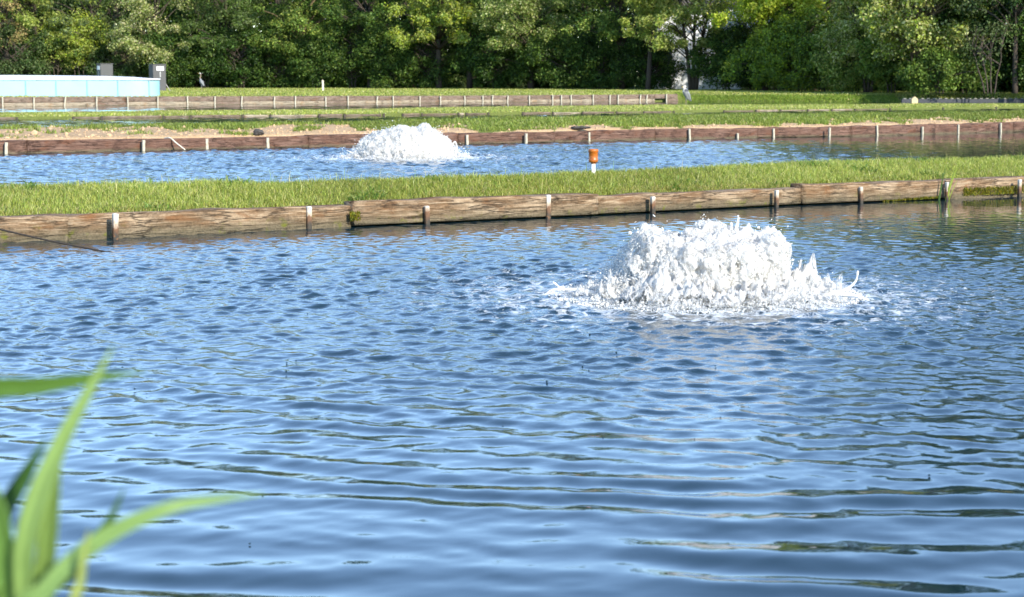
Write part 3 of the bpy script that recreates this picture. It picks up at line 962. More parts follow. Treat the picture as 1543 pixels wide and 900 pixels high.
def build_fountains():
    def lumps(x, y, s, f):
        return fbm(x * f + 40, y * f + 17, s, 3)
    def prof1(x, y):
        # a plateau of tumbling water with a lower sheet off its left flank
        r = np.hypot(x, y) / .49
        base = .36 * np.clip(1 - r ** 24, 0, 1) ** .5
        sheet = (.27 - .22 * smooth(-.40, -.68, x)) * np.clip(1 - (np.hypot((x + .30) / .40, y / .40)) ** 6, 0, 1) ** .5
        l = .90 + .5 * (lumps(x, y, 11, 7.5) - .45)
        sp = lambda cx, w, h: h * np.exp(-((x - cx) / w) ** 2) * np.exp(-((y + .02) / .22) ** 2)
        spires = sp(-.35, .06, .09) + sp(.01, .07, .055) + sp(.20, .06, .03) + sp(.34, .10, .02) + sp(-.16, .04, -.03)
        return np.maximum(np.maximum(base * l + spires * (r < .98), sheet * (.8 + .4 * lumps(x, y, 19, 6))), .03)
    J1 = [([(.62, -.2, .02), (.78, -.2, .045), (.85, -.22, .10), (.865, -.22, .165)], .016),
          ([(.66, -.25, .02), (.72, -.25, .08), (.69, -.25, .115)], .013),
          ([(.70, -.3, .04), (.83, -.3, .03), (.92, -.3, .0)], .014),
          ([(.50, -.1, .03), (.585, -.1, .09), (.60, -.1, .15)], .009),
          ([(.47, -.2, .03), (.56, -.2, .08), (.60, -.2, .11)], .008),
          ([(.36, .1, .03), (.365, .1, .12), (.365, .1, .17)], .008),
          ([(-.62, -.2, .02), (-.76, -.2, .05), (-.86, -.22, .06), (-.92, -.23, .10)], .014),
          ([(-.86, -.22, .06), (-.93, -.22, .05), (-.97, -.22, .02)], .010),
          ([(-.55, -.4, .02), (-.60, -.42, .06), (-.61, -.42, .11)], .016),
          ([(-.30, -.5, .02), (-.33, -.5, .07), (-.335, -.5, .12)], .016),
          ([(.17, 0, .38), (.185, 0, .44), (.185, 0, .475)], .012)]
    fountain('big boiling white aerator fountain in the near pond, with thrown tongues of water', FC1, .68, prof1, 2, .0085, .92, (froth_mat('froth'), froth_mat('torn_froth', 1, 'sheet'), froth_mat('collar_froth', 1, 'collar')), J1, flank=-.42)
    def prof2(x, y):
        r = np.hypot(x, y) / .78
        l = .90 + .36 * (lumps(x, y, 31, 6.5) - .45)
        bump_ = .05 * np.exp(-((x - .30) / .16) ** 2) + .04 * np.exp(-((x + .05) / .2) ** 2)
        return np.maximum(.455 * np.clip(1 - r ** 3.6, 0, 1) ** .62 * l + bump_ * (r < .8), .03)
    J2 = [([(.70, 0, .12), (.76, 0, .22), (.80, 0, .25), (.83, 0, .15)], .02), ([(-.7, -.2, .02), (-.85, -.2, .09), (-.92, -.2, .12)], .016), ([(.85, -.2, .02), (.95, -.2, .06), (1.02, -.2, .07)], .016)]
    fountain('rounded white aerator fountain in the middle pond, before the red brown wall', FC2, .80, prof2, 9, .016, 1.02, (froth_mat('froth_far', .7), froth_mat('torn_froth_far', .7, 'sheet'), froth_mat('collar_froth_far', .7, 'collar')), J2, scale=1.35)


# ------------------------------------------------------------------ trees
def leaves(c, rad_, n, size, rng, pal, wt, flat=.75, jitter=.2):
    """n leaves spread through each clump; c (k,3), rad_ (k,)"""
    k = len(c)
    idx = np.repeat(np.arange(k), n if np.isscalar(n) else np.asarray(n, int))
    N = len(idx)
    d = rng.normal(0, 1, (N, 3)); d /= np.linalg.norm(d, axis=1)[:, None]
    rr = rng.uniform(.15, 1, N) ** .55
    # ragged clump outline
    rr *= .35 + 1.25 * vnoise(d[:, 0] * 2.9 + idx * 3.3, d[:, 2] * 2.9 + d[:, 1] * 2.1, 5)
    pos = c[idx] + d * (rad_[idx] * rr)[:, None] * np.array([1, 1, flat])
    nrm = d * .7 + np.array([0, 0, .45]) + rng.normal(0, .55, (N, 3)); nrm /= np.linalg.norm(nrm, axis=1)[:, None]
    ax = np.cross(nrm, rng.normal(0, 1, (N, 3))); ax /= np.linalg.norm(ax, axis=1)[:, None] + 1e-6
    ax[:, 2] -= .35; ax /= np.linalg.norm(ax, axis=1)[:, None]
    bx = np.cross(nrm, ax); bx /= np.linalg.norm(bx, axis=1)[:, None] + 1e-6
    s = size * rng.uniform(.6, 1.35, N)
    V = np.zeros((N, 4, 3))
    V[:, 0] = pos - ax * s[:, None] * .5
    V[:, 1] = pos + bx * s[:, None] * .3 + nrm * s[:, None] * .07
    V[:, 2] = pos + ax * s[:, None] * .5
    V[:, 3] = pos - bx * s[:, None] * .3 + nrm * s[:, None] * .07
    Q = np.arange(N)[:, None] * 4 + np.array([[0, 1, 2, 3]])
    ctint = 1 + rng.normal(0, .12, (k, 1))
    cols = pick(rng, N, pal, wt, jitter) * ctint[idx]
    return V.reshape(-1, 3), Q, np.repeat(np.clip(cols, .004, .9), 4, 0)


DARK = [(.022, .052, .010), (.035, .075, .014), (.05, .095, .018)]  # darkened greens: shade under the crowns is put into the leaf colour
MIDG = [(.10, .17, .028), (.14, .20, .038), (.075, .13, .022)]
LITE = [(.29, .34, .065), (.37, .40, .11), (.18, .25, .04)]
YELG = [(.34, .40, .03), (.26, .35, .025), (.40, .43, .06)]
CREA = [(.50, .49, .24), (.34, .37, .12), (.17, .23, .045), (.60, .56, .34)]
OLIV = [(.12, .165, .055), (.16, .20, .08), (.08, .12, .04)]
TANB = [(.42, .31, .13), (.34, .27, .10), (.26, .25, .08)]


def tree(kind, px, dz, H, cb, rx, ry, pal, label, seed, ncl=40, npl=230, size=.15, trunk_r=.14, lean=0.0, fork=1, wt=None, clr=(.55, 1.05), bark='bark', group='trees along the far side of the lawn', low=.0, cat='tree', bias=0.0):
    rng = np.random.default_rng(seed)
    if H > 9 and px not in (18, 75, 146, 708, 934, 1043, 1525, 1462):
        dz += 1.0; ry += 1.3
    z = float(treez(px)) + dz; X = (px - W0 / 2) / F0 * z
    g = .44
    t = thing(kind, label, cat, (X, z, g), group=group)
    mb = MB()
    tops = []
    for f in range(fork):
        la = lean + (f - (fork - 1) / 2) * .16 + rng.normal(0, .02)
        hh = H * (.82 - .06 * f)
        ks = np.linspace(0, 1, 6)
        p = np.stack([la * hh * ks ** 1.2 + rng.normal(0, .05, 6) * ks + (f - (fork - 1) / 2) * .16, rng.normal(0, .10, 6) * ks, hh * ks], 1)
        sp = spline(p, 16)
        mb.tube(sp, trunk_r / math.sqrt(fork) * (1.25 - 1.05 * np.linspace(0, 1, 16) ** .8) + .012, 8)
        tops.append(sp)
    cr = rng.uniform(*clr, ncl)
    # crown clumps: inside an uneven ellipsoid, more of them near its skin
    a = rng.uniform(0, 2 * PI, ncl); u = rng.uniform(-1, 1, ncl); q = rng.uniform(.25, 1, ncl) ** .5
    cz = (H + cb) / 2; hz = (H - cb) / 2
    e = np.sqrt(1 - u * u)
    lob = .75 + .5 * vnoise(a * 1.6 + seed, u * 1.5 + seed * 2, 4)
    c = np.stack([lean * (cz + hz * u) + bias + rx * q * e * np.cos(a) * lob, ry * q * e * np.sin(a) * lob, cz + hz * q * u * (.9 + .2 * lob)], 1)
    if low:                                                            # a skirt hanging down
        c[:, 2] -= low * (1 - (e * q)) * rng.uniform(0, 1, ncl)
    c[:, 2] = np.maximum(c[:, 2], .35)
    if H > 9:                                                          # boughs weighed down towards the light of the lawn
        m2 = ncl // 2
        a2 = rng.uniform(PI, 2 * PI, m2); q2 = rng.uniform(.3, 1.05, m2)
        ex = np.stack([lean * cb + bias + rx * 1.1 * q2 * np.cos(a2), ry * q2 * np.sin(a2), cb - 1.1 + rng.uniform(0, 2.9, m2) - .4 * q2], 1)
        c = np.vstack([c, ex]); ncl = len(c)
        cr = np.concatenate([cr, rng.uniform(.32, .85, m2)])
    for i in range(ncl):
        sp = tops[i % fork]
        k = int(np.clip(np.searchsorted(sp[:, 2], max(c[i, 2] * .62, .25)), 0, 15)) if fork else 0
        s = sp[k]; mid = s + (c[i] - s) * .55 + np.array([0, 0, .18 * np.linalg.norm(c[i] - s) * .5])
        mb.tube(spline([s, mid, c[i]], 6), np.linspace(.035, .01, 6) * (1 + trunk_r * 2), 5)
    mb.build('trunk', MAT[bark], t)
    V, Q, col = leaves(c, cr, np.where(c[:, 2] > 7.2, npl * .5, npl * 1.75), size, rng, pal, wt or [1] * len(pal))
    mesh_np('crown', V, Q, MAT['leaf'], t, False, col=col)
    return t


def build_trees():
    G = 'trees along the far side of the lawn'
    S = 'bushes under the trees'
    # --- trees whose crowns hang forward over the lawn edge
    tree('budding_tree', 18, -1.0, 12, 4.4, 3.2, 3.0, TANB, 'tan budding tree with bare branches over the far end of the blue pool', 201, 40, 110, .11, .09, lean=-.12)
    tree('leaning_tree', 75, 0, 11, 5.2, 2.6, 2.8, LITE, 'tree with a slanting grey trunk and loose light leaves beside the tan budding tree', 202, 34, 150, .14, .17, lean=-.22)
    tree('broadleaf_tree', 146, .6, 13, 4.4, 3.4, 3.0, OLIV + LITE[:1], 'tree with a straight bare grey trunk above the first cabinet by the pool', 203, 42, 170, .14, .20)
    tree('flowering_tree', 238, -1.6, 11, 3.0, 2.4, 2.4, CREA, 'cream flecked flowering tree rising over the second cabinet', 204, 44, 210, .13, .13, wt=(1.3, 2, 2, .6), low=1.0)
    tree('broadleaf_tree', 345, -.6, 12, 3.6, 3.2, 2.6, OLIV + MIDG, 'dull olive broadleaf tree behind the upright heron', 205, 50, 230, .14, .17)
    tree('broadleaf_tree', 455, -.4, 12.5, 3.8, 3.4, 2.8, MIDG + LITE[:1], 'mid green tree with pale hanging twigs above the white stake', 206, 52, 230, .15, .18, bark='twig')
    tree('broadleaf_tree', 560, -.8, 12, 3.6, 3.2, 2.8, MIDG + DARK, 'deep green full tree above the middle fountain', 207, 52, 230, .15, .2)
    tree('maple_tree', 662, -1.8, 11.5, 4.0, 3.0, 2.8, LITE + YELG[:1], 'yellow green maple hanging over the lawn beside the straight grey trunk', 208, 46, 230, .15, .17)
    tree('oak_tree', 708, .8, 13, 4.6, 3.2, 2.6, MIDG, 'dark crowned tree on a thin straight grey trunk bare to the ground', 209, 42, 210, .15, .16)
    tree('flowering_tree', 800, -1.8, 11.5, 3.9, 2.9, 2.6, [CREA[1], CREA[2], MIDG[1], CREA[0]], 'pale blossomed tree hanging low between the two bare trunks', 210, 48, 220, .14, .15, wt=(1.6, 2.5, 2, .7), low=.6)
    tree('oak_tree', 934, .2, 13, 4.6, 3.4, 2.8, MIDG + LITE[:1], 'thick dark trunked tree before the bluish house wall', 211, 46, 220, .15, .24, lean=.03)
    tree('maple_tree', 975, -2.4, 11, 4.2, 2.4, 2.4, LITE, 'light green maple sprays hanging above the end of the pale plank wall', 218, 34, 220, .15, .13, lean=.04)
    tree('maple_tree', 1043, -1.5, 11, 3.6, 2.7, 2.6, LITE + CREA[1:2], 'pale green maple on a forked black trunk behind the hunched heron, white house showing through', 212, 40, 210, .15, .17, fork=3, lean=.02)
    tree('maple_tree', 1150, -2.2, 10, 4.0, 2.7, 2.3, YELG, 'bright yellow green young maple, the brightest crown of the row', 213, 44, 240, .16, .14)
    tree('broadleaf_tree', 1225, 1.4, 12, 3.0, 3.0, 2.4, LITE + OLIV, 'grey green tall tree just behind the brightest maple', 214, 46, 230, .15, .17)
    tree('willow_bush', 1305, -1.6, 6.2, 1.6, 2.2, 2.0, LITE + CREA[:2], 'silvery green spreading bush beside the big rounded one', 215, 50, 220, .15, .10, fork=3, group=S, low=.8, cat='bush')
    tree('rounded_bush', 1386, -1.6, 6.6, 1.9, 2.9, 2.4, LITE[:2] + LITE[:2] + YELG[1:2] + CREA[:2], 'big rounded sunlit bush on thin tan stems behind the tan block', 216, 92, 200, .15, .10, fork=4, group=S, bark='twig', low=.9, cat='bush')
    tree('oak_tree', 1525, 3.2, 13, 5.2, 3.4, 2.8, DARK + OLIV, 'dark tree on a slim grey trunk over the black hollow', 217, 44, 210, .15, .11)
    tree('broadleaf_tree', 1462, 2.6, 12, 4.4, 2.8, 2.4, DARK + MIDG[:1], 'dusky tree with a thin leaning pole of a trunk behind the big rounded bush', 219, 44, 210, .15, .09, lean=-.08)
    tree('thorn_bush', 1487, .4, 3.6, 1.7, 1.5, 1.2, OLIV, 'nearly bare bush of tangled thin stems in the black hollow', 220, 15, 40, .12, .04, fork=4, group=S, lean=-.1, cat='bush')
    # --- low bushes; the dark ones have the shade put into their leaf colours
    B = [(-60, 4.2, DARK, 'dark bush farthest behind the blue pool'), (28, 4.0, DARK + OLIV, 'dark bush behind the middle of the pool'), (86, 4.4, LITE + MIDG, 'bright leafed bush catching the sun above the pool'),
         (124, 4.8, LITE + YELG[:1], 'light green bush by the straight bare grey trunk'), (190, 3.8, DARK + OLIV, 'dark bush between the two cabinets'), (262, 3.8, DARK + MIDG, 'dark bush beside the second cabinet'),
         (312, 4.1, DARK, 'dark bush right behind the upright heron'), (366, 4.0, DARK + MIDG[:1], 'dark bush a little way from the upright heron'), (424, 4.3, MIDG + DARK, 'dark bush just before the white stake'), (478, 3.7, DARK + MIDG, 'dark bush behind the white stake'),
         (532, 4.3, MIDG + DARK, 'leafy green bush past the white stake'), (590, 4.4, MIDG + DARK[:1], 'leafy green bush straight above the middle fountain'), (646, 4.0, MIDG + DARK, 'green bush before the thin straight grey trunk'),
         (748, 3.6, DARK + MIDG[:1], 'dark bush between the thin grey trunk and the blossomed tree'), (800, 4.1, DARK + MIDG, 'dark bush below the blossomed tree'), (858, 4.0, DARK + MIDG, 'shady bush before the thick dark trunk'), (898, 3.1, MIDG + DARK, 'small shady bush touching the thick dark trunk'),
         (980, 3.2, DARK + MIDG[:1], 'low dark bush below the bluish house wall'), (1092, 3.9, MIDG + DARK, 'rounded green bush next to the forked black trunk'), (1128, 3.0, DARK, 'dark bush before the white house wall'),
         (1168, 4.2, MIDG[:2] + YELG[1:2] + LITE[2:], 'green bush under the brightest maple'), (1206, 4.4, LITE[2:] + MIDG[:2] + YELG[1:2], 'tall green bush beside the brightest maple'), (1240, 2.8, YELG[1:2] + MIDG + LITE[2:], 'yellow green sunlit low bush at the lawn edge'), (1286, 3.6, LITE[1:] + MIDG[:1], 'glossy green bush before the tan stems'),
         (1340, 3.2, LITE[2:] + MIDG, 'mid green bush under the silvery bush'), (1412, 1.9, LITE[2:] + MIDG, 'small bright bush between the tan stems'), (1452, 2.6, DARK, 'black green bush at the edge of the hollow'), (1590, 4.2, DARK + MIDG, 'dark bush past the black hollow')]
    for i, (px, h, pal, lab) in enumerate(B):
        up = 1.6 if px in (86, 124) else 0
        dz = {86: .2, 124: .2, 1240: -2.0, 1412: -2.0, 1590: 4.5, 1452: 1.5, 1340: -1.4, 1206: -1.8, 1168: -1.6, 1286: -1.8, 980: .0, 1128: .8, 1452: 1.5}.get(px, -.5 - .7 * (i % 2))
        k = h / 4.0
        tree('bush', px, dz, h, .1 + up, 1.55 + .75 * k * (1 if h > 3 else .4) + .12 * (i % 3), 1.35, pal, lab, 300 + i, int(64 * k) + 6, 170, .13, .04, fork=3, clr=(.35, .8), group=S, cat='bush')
    # --- taller trees standing further back, dark between the crowns in front
    bk = [(-110, 'broad'), (60, 'broad'), (180, 'slim'), (300, 'broad'), (420, 'slim'), (520, 'broad'), (620, 'slim'), (760, 'broad'), (880, 'slim'), (1100, 'broad'), (1190, 'slim'), (1290, 'broad'), (1400, 'broad'), (1600, 'broad')]
    near = ['past the blue pool', 'behind the tan budding tree', 'behind the cream flowering tree', 'behind the olive tree', 'behind the tree with hanging twigs', 'behind the deep green tree', 'behind the yellow green maple', 'behind the blossomed tree', 'behind the thick dark trunk', 'behind the brightest maple and the house', 'behind the tall grey green tree', 'behind the silvery bush', 'behind the big rounded bush', 'past the black hollow']
    for i, ((px, k), nr) in enumerate(zip(bk, near)):
        tree('forest_tree', px, 17 if px == 1100 else 8.5 + 2 * (i % 2), 18.5 + (i % 3) * 1.1, 1.2, 3.6 if k == 'broad' else 2.7, 2.8, [DARK + MIDG, OLIV + DARK, MIDG + DARK][i % 3], ('broad' if k == 'broad' else 'slim') + ' dark forest tree ' + nr, 400 + i, 46, 200, .19, .2, clr=(.8, 1.35), group='forest trees at the back')
    # --- the wood beyond, read as one mass
    rng = np.random.default_rng(77)
    px = rng.uniform(-450, 2050, 4600)
    keep = ~((px > 992) & (px < 1165)); px = px[keep]
    n = len(px)
    z = treez(px) + rng.uniform(13, 20, n) ; X = (px - W0 / 2) / F0 * z
    c = np.stack([X, z, np.where(rng.uniform(0, 1, n) < .72, rng.uniform(.3, 7.5, n), rng.uniform(7, 20, n))], 1)
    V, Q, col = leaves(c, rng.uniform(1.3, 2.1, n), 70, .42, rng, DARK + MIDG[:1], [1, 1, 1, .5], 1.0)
    tag(mesh_np('background_woods', V, Q, MAT['leaf'], None, False, col=col), 'dense dark wood filling the gaps behind the trees', 'woods', kind='stuff')


# ------------------------------------------------------------------ other things
def build_house():
    z = 120.5
    x0 = (988 - W0 / 2) / F0 * z; x1 = (1166 - W0 / 2) / F0 * z
    t = thing('house', 'white walled house glimpsed through the forked tree and the maples', 'house', ((x0 + x1) / 2, z, .44))
    wd = x1 - x0; d = 6.0; h = 5.2
    m = MB(); m.box((0, d / 2, h / 2), (wd, d, h), bev=.03); m.build('wall', plain('white_siding', (.78, .80, .82), .7, .04, 3, .05), t, False)
    zr = h; ov = .4
    V = np.array([(-wd / 2 - ov, -ov, zr - .05), (wd / 2 + ov, -ov, zr - .05), (wd / 2 + ov, d + ov, zr - .05), (-wd / 2 - ov, d + ov, zr - .05), (-wd / 2 - ov, d / 2, zr + 2.2), (wd / 2 + ov, d / 2, zr + 2.2),
                  (-wd / 2 - ov, -ov, zr + .1), (wd / 2 + ov, -ov, zr + .1), (wd / 2 + ov, d + ov, zr + .1), (-wd / 2 - ov, d + ov, zr + .1), (-wd / 2 - ov, d / 2, zr + 2.4), (wd / 2 + ov, d / 2, zr + 2.4)])
    Q = [(6, 7, 11, 10), (8, 9, 10, 11), (0, 4, 5, 1), (2, 5, 4, 3), (0, 1, 7, 6), (2, 3, 9, 8), (0, 6, 10, 4), (4, 10, 9, 3), (1, 5, 11, 7), (5, 2, 8, 11)]
    mesh_np('roof', V, np.array(Q), plain('grey_shingles', (.10, .095, .09), .9, .3, 12, .3), t, False)
    for wx in (-3.2, .4, 3.4):
        f = MB()
        for (cx, cz, sx, sz) in ((0, .68, 1.1, .1), (0, -.68, 1.1, .1), (-.5, 0, .1, 1.3), (.5, 0, .1, 1.3)):
            f.box((wx + cx, -.03, 1.9 + cz), (sx, .08, sz))
        w = f.build('window', MAT['white_plastic'], t, False)
        g = MB(); g.box((wx, -.012, 1.9), (.92, .02, 1.28)); g.build('pane', plain('window_glass', (.03, .04, .05), .1, .1, 2, 0, .6), w, False)


def build_pool():
    zf = 86.0; x1 = (239 - W0 / 2) / F0 * zf
    L, Wd, hb, ht = 19.0, 6.0, .37, 1.13
    r = 1.3; ang = rad(10.3)
    ca, sa = math.cos(ang), math.sin(ang)
    x1 = (243.5 - W0 / 2) / F0 * zf
    t = thing('swimming_pool', 'pale blue above-ground pool with white rail and white domed cover', 'pool', (x1 - ca * L / 2 - sa * Wd / 2, zf - sa * L / 2 + ca * Wd / 2, hb), ang)
    def along(px):
        k = (px - W0 / 2) / F0
        return L / 2 - (x1 - k * zf) / (ca - k * sa)
    H = ht - hb
    # rounded outline
    out = []
    for cx, cy, a0 in ((L / 2 - r, -Wd / 2 + r, -90), (L / 2 - r, Wd / 2 - r, 0), (-L / 2 + r, Wd / 2 - r, 90), (-L / 2 + r, -Wd / 2 + r, 180)):
        for k in range(9):
            a = rad(a0 + k * 11.25); out.append((cx + r * math.cos(a), cy + r * math.sin(a)))
    # extra points along the straight sides
    pts = []
    for i in range(len(out)):
        a = np.array(out[i]); b = np.array(out[(i + 1) % len(out)]); n = max(1, int(np.linalg.norm(b - a) / .16))
        for k in range(n): pts.append(a + (b - a) * k / n)
    pts = np.array(pts); n = len(pts)
    V = []; zs = np.linspace(0, H, 7)
    for z in zs:
        w = 1 - .0012 * np.sin(np.arange(n) * .9 + z * 6) - .0012 * (fbm(np.arange(n) * .3, np.full(n, z * 4), 3) - .5) * 2
        V.append(np.stack([pts[:, 0] * w, pts[:, 1] * w, np.full(n, z)], 1))
    i = np.arange(n); j = (i + 1) % n
    Q = np.concatenate([np.stack([k * n + i, k * n + j, (k + 1) * n + j, (k + 1) * n + i], 1) for k in range(6)])
    mesh_np('wall_panel', np.vstack(V), Q, MAT['pool_blue'], t, True)
    m = MB()
    V = []
    for (o, z) in ((-.05, H - .03), (.05, H - .03), (.06, H), (.05, H + .03), (-.05, H + .03), (-.05, H - .03)):
        f = np.array([1 + 2 * o / L, 1 + 2 * o / Wd]); V.append(np.column_stack([pts * f, np.full(n, z)]))
    Q = np.concatenate([np.stack([k * n + i, k * n + j, (k + 1) * n + j, (k + 1) * n + i], 1) for k in range(5)])
    mesh_np('top_rail', np.vstack(V), Q, MAT['white_plastic'], t, True)
    V = []; R = np.linspace(1, 0.02, 10)
    for f in R:
        z = H + .02 + .17 * (1 - f ** 3) ** .6 + .012 * (fbm(np.arange(n) * .2, np.full(n, f * 9), 4) - .5)
        V.append(np.column_stack([pts * f * .985, z]))
    Q = np.concatenate([np.stack([k * n + i, k * n + j, (k + 1) * n + j, (k + 1) * n + i], 1) for k in range(9)])
    mesh_np('cover', np.vstack(V), Q, MAT['cover'], t, True)
    for px in (-140, -94, -48, -2, 43.5, 89, 135.5, 181.5):
        x = along(px)
        m = MB(); m.box((x, -Wd / 2 - .015, H / 2 - .02), (.045, .05, H - .03)); m.build('upright', MAT['pool_seam'], t, False)
    x = L / 2 - r + r * math.sin(rad(40)); y = -Wd / 2 + r - r * math.cos(rad(40))
    m = MB(); m.box((x + .01, y - .01, H / 2 - .02), (.05, .05, H - .03), rz=rad(40)); m.build('upright', MAT['pool_seam'], t, False)


def cabinet(pl, pr, top, z, label, sign_left, brace):
    px = (pl + pr) / 2
    X = (px - W0 / 2) / F0 * z
    g = float(ground_h(np.array([X]), np.array([z]))[0][0]) - .01
    h = float(hgt(top, z)) - g
    w = (pr - pl) / F0 * z
    t = thing('utility_cabinet', label, 'cabinet', (X, z, g), rad(32), group='utility cabinets by the pool')
    s = w / (math.cos(rad(32)) + math.sin(rad(32)) * .85)
    m = MB(); m.box((0, 0, h / 2), (s, s * .85, h), bev=.02); m.build('body', MAT['cabinet'], t, False)
    m = MB(); m.box((0, 0, h + .015), (s + .05, s * .85 + .05, .035), bev=.01); m.build('lid', MAT['cabinet'], t, False)
    if sign_left:
        c = (-s / 2 - .006, -.02, h - .22); d = (.012, s * .55, .22)
    else:
        c = (s * .05, -s * .85 / 2 - .006, h - .22); d = (s * .55, .012, .22)
    m = MB(); m.box(c, d); m.build('notice', MAT['white_plastic'], t, False)
    m = MB()
    if sign_left: m.box((-s / 2 - .006, -.02, h - .55), (.012, .05, .3))
    else: m.box((s * .05, -s * .85 / 2 - .006, h - .55), (.05, .012, .3))
    m.build('latch', plain('grey_latch', (.42, .42, .4), .5), t, False)
    if brace:
        m = MB(); m.tube([(s / 2 + .0, .1, .62), (s / 2 + .34, -.1, 0)], .025, 6); m.build('brace', plain('grey_brace', (.38, .36, .33), .7), t)


def heron(label, px, py, h, z, size, pose, rz):
    X, Y, Z = atY(px, py, z)
    mb = MB()
    if pose == 'upright':
        body = [(-.10, 0, .37), (-.06, 0, .44), (0, 0, .53), (.04, 0, .62), (.05, 0, .69)]; br = [.025, .075, .098, .08, .04]
        neck = [(.045, 0, .66), (.075, 0, .74), (.055, 0, .83), (.035, 0, .92), (.055, 0, .985)]; nr = [.045, .032, .025, .022, .026]
        head = [(.035, 0, .985), (.075, 0, .995), (.12, 0, .99), (.24, 0, .975)]; hr = [.02, .032, .02, .004]
        crest = [(.05, 0, 1.005), (-.02, 0, 1.0), (-.08, 0, .975)]
        leg0 = .42
    else:
        body = [(-.16, 0, .20), (-.10, 0, .28), (-.03, 0, .42), (.03, 0, .54), (.05, 0, .62)]; br = [.02, .08, .115, .11, .06]
        neck = [(.03, 0, .56), (.075, 0, .60), (.07, 0, .66), (.05, 0, .69)]; nr = [.07, .055, .042, .04]
        head = [(.02, 0, .69), (.06, 0, .705), (.11, 0, .69), (.20, 0, .66)]; hr = [.028, .042, .022, .004]
        crest = [(.03, 0, .71), (-.04, 0, .70), (-.09, 0, .67)]
        leg0 = .34
    V, Q, T = tube(spline(body, 14), np.interp(np.linspace(0, 1, 14), np.linspace(0, 1, len(br)), br), 14); mb.add(V, Q, T)
    V, Q, T = tube(spline(neck, 14), np.interp(np.linspace(0, 1, 14), np.linspace(0, 1, len(nr)), nr), 10); mb.add(V, Q, T)
    V, Q, T = tube(spline(head, 12), np.interp(np.linspace(0, 1, 12), np.linspace(0, 1, len(hr)), hr), 10); mb.add(V, Q, T)
    V, Q, T = tube(spline(crest, 6), np.linspace(.018, .006, 6), 6); mb.add(V, Q, T)
    for s in (-1, 1):
        V, Q, T = tube(spline([(-.02, .035 * s, leg0), (.0, .035 * s, .22), (-.012, .035 * s, .20), (.005, .035 * s, .0)], 10), [.02, .012, .010, .010, .011, .011, .009, .009, .009, .009], 7); mb.add(V, Q, T)
        for dx, dy in ((.08, .0), (.065, .035), (.065, -.035), (-.05, 0)):
            V, Q, T = tube([(.005, .035 * s, .008), (.005 + dx, .035 * s + dy, .004)], [.008, .006], 6); mb.add(V, Q, T)
        # folded wing along the side
        wp = [(body[-1][0] - .01, .05 * s, body[-1][2] - .03), (body[2][0] - .03, .085 * s, body[2][2]), (body[0][0] - .04, .03 * s, body[0][2] - .03)]
        V, Q, T = tube(spline(wp, 10), np.interp(np.linspace(0, 1, 10), [0, .45, 1], [.03, .06, .012]), 8); mb.add(V, Q, T)
    V = np.vstack(mb.v); F = [np.vstack(mb.q), np.vstack(mb.t)]
    me = fuse(V, F, .009, (), rounds=1)
    n = len(me.polygons); cen = np.zeros(n * 3); me.polygons.foreach_get('center', cen); cen = cen.reshape(-1, 3)
    me.materials.clear()
    for nm, c in (('heron_grey_plumage', (.21, .215, .22)), ('heron_white_head', (.5, .47, .42)), ('heron_dark_plume', (.06, .06, .07)), ('heron_tan_leg', (.25, .2, .13)), ('heron_bill', (.5, .36, .12)), ('heron_neck', (.27, .20, .15))):
        me.materials.append(plain(nm, c, .8, .18, 30, .2))
    idx = np.zeros(n, np.int32)
    tp = neck[0][2]
    if pose == 'upright':
        idx[(cen[:, 2] > .73)] = 5; idx[(cen[:, 2] > .95)] = 1
        idx[(cen[:, 2] > .99) & (cen[:, 0] < .04)] = 2; idx[(cen[:, 0] > .125)] = 4
    else:
        idx[(cen[:, 2] > .62)] = 1; idx[(cen[:, 2] > .5) & (cen[:, 0] > .09)] = 1
        idx[(cen[:, 2] > .66) & (cen[:, 0] < -.02)] = 2; idx[(cen[:, 0] > .12) & (cen[:, 2] > .6)] = 4
        idx[(cen[:, 2] > .52) & (cen[:, 2] < .60) & (np.abs(cen[:, 1]) > .07)] = 2
    idx[(cen[:, 2] < leg0 - .13) & (np.abs(cen[:, 1]) < .2) & (cen[:, 0] > -.09)] = 3
    me.polygons.foreach_set('material_index', idx)
    o = bpy.data.objects.new('heron', me); COL.objects.link(o)
    o.location = (X, Y, h); o.rotation_euler = (0, 0, rz); o.scale = (size,) * 3
    tag(o, label, 'bird', group='herons on the banks')


def strap(pts, widths, normal_hint, rng, n=26, fold=.18):
    """one long leaf: centre line, half folded across its width, with a little thickness from the fold"""
    p = spline(pts, n); w = np.interp(np.linspace(0, 1, n), np.linspace(0, 1, len(widths)), widths)
    tg = np.gradient(p, axis=0); tg /= np.linalg.norm(tg, axis=1)[:, None]
    s = np.cross(tg, np.asarray(normal_hint, float)); s /= np.linalg.norm(s, axis=1)[:, None] + 1e-9
    nr = np.cross(s, tg)
    k = np.linspace(-1, 1, 7)
    V = p[:, None, :] + s[:, None, :] * (w[:, None] * k[None])[..., None] / 2 + nr[:, None, :] * (w[:, None] * (np.abs(k) * fold)[None])[..., None]
    back = V - nr[:, None, :] * (w[:, None] * (.045 * (1 - np.abs(k) * .8))[None])[..., None]
    V = np.concatenate([V, back[:, ::-1]], 1); m = V.shape[1]
    V = V.reshape(-1, 3)
    i = np.arange(m); j = (i + 1) % m
    Q = np.concatenate([np.stack([r * m + i, r * m + j, (r + 1) * m + j, (r + 1) * m + i], 1) for r in range(n - 1)])
    return V, Q


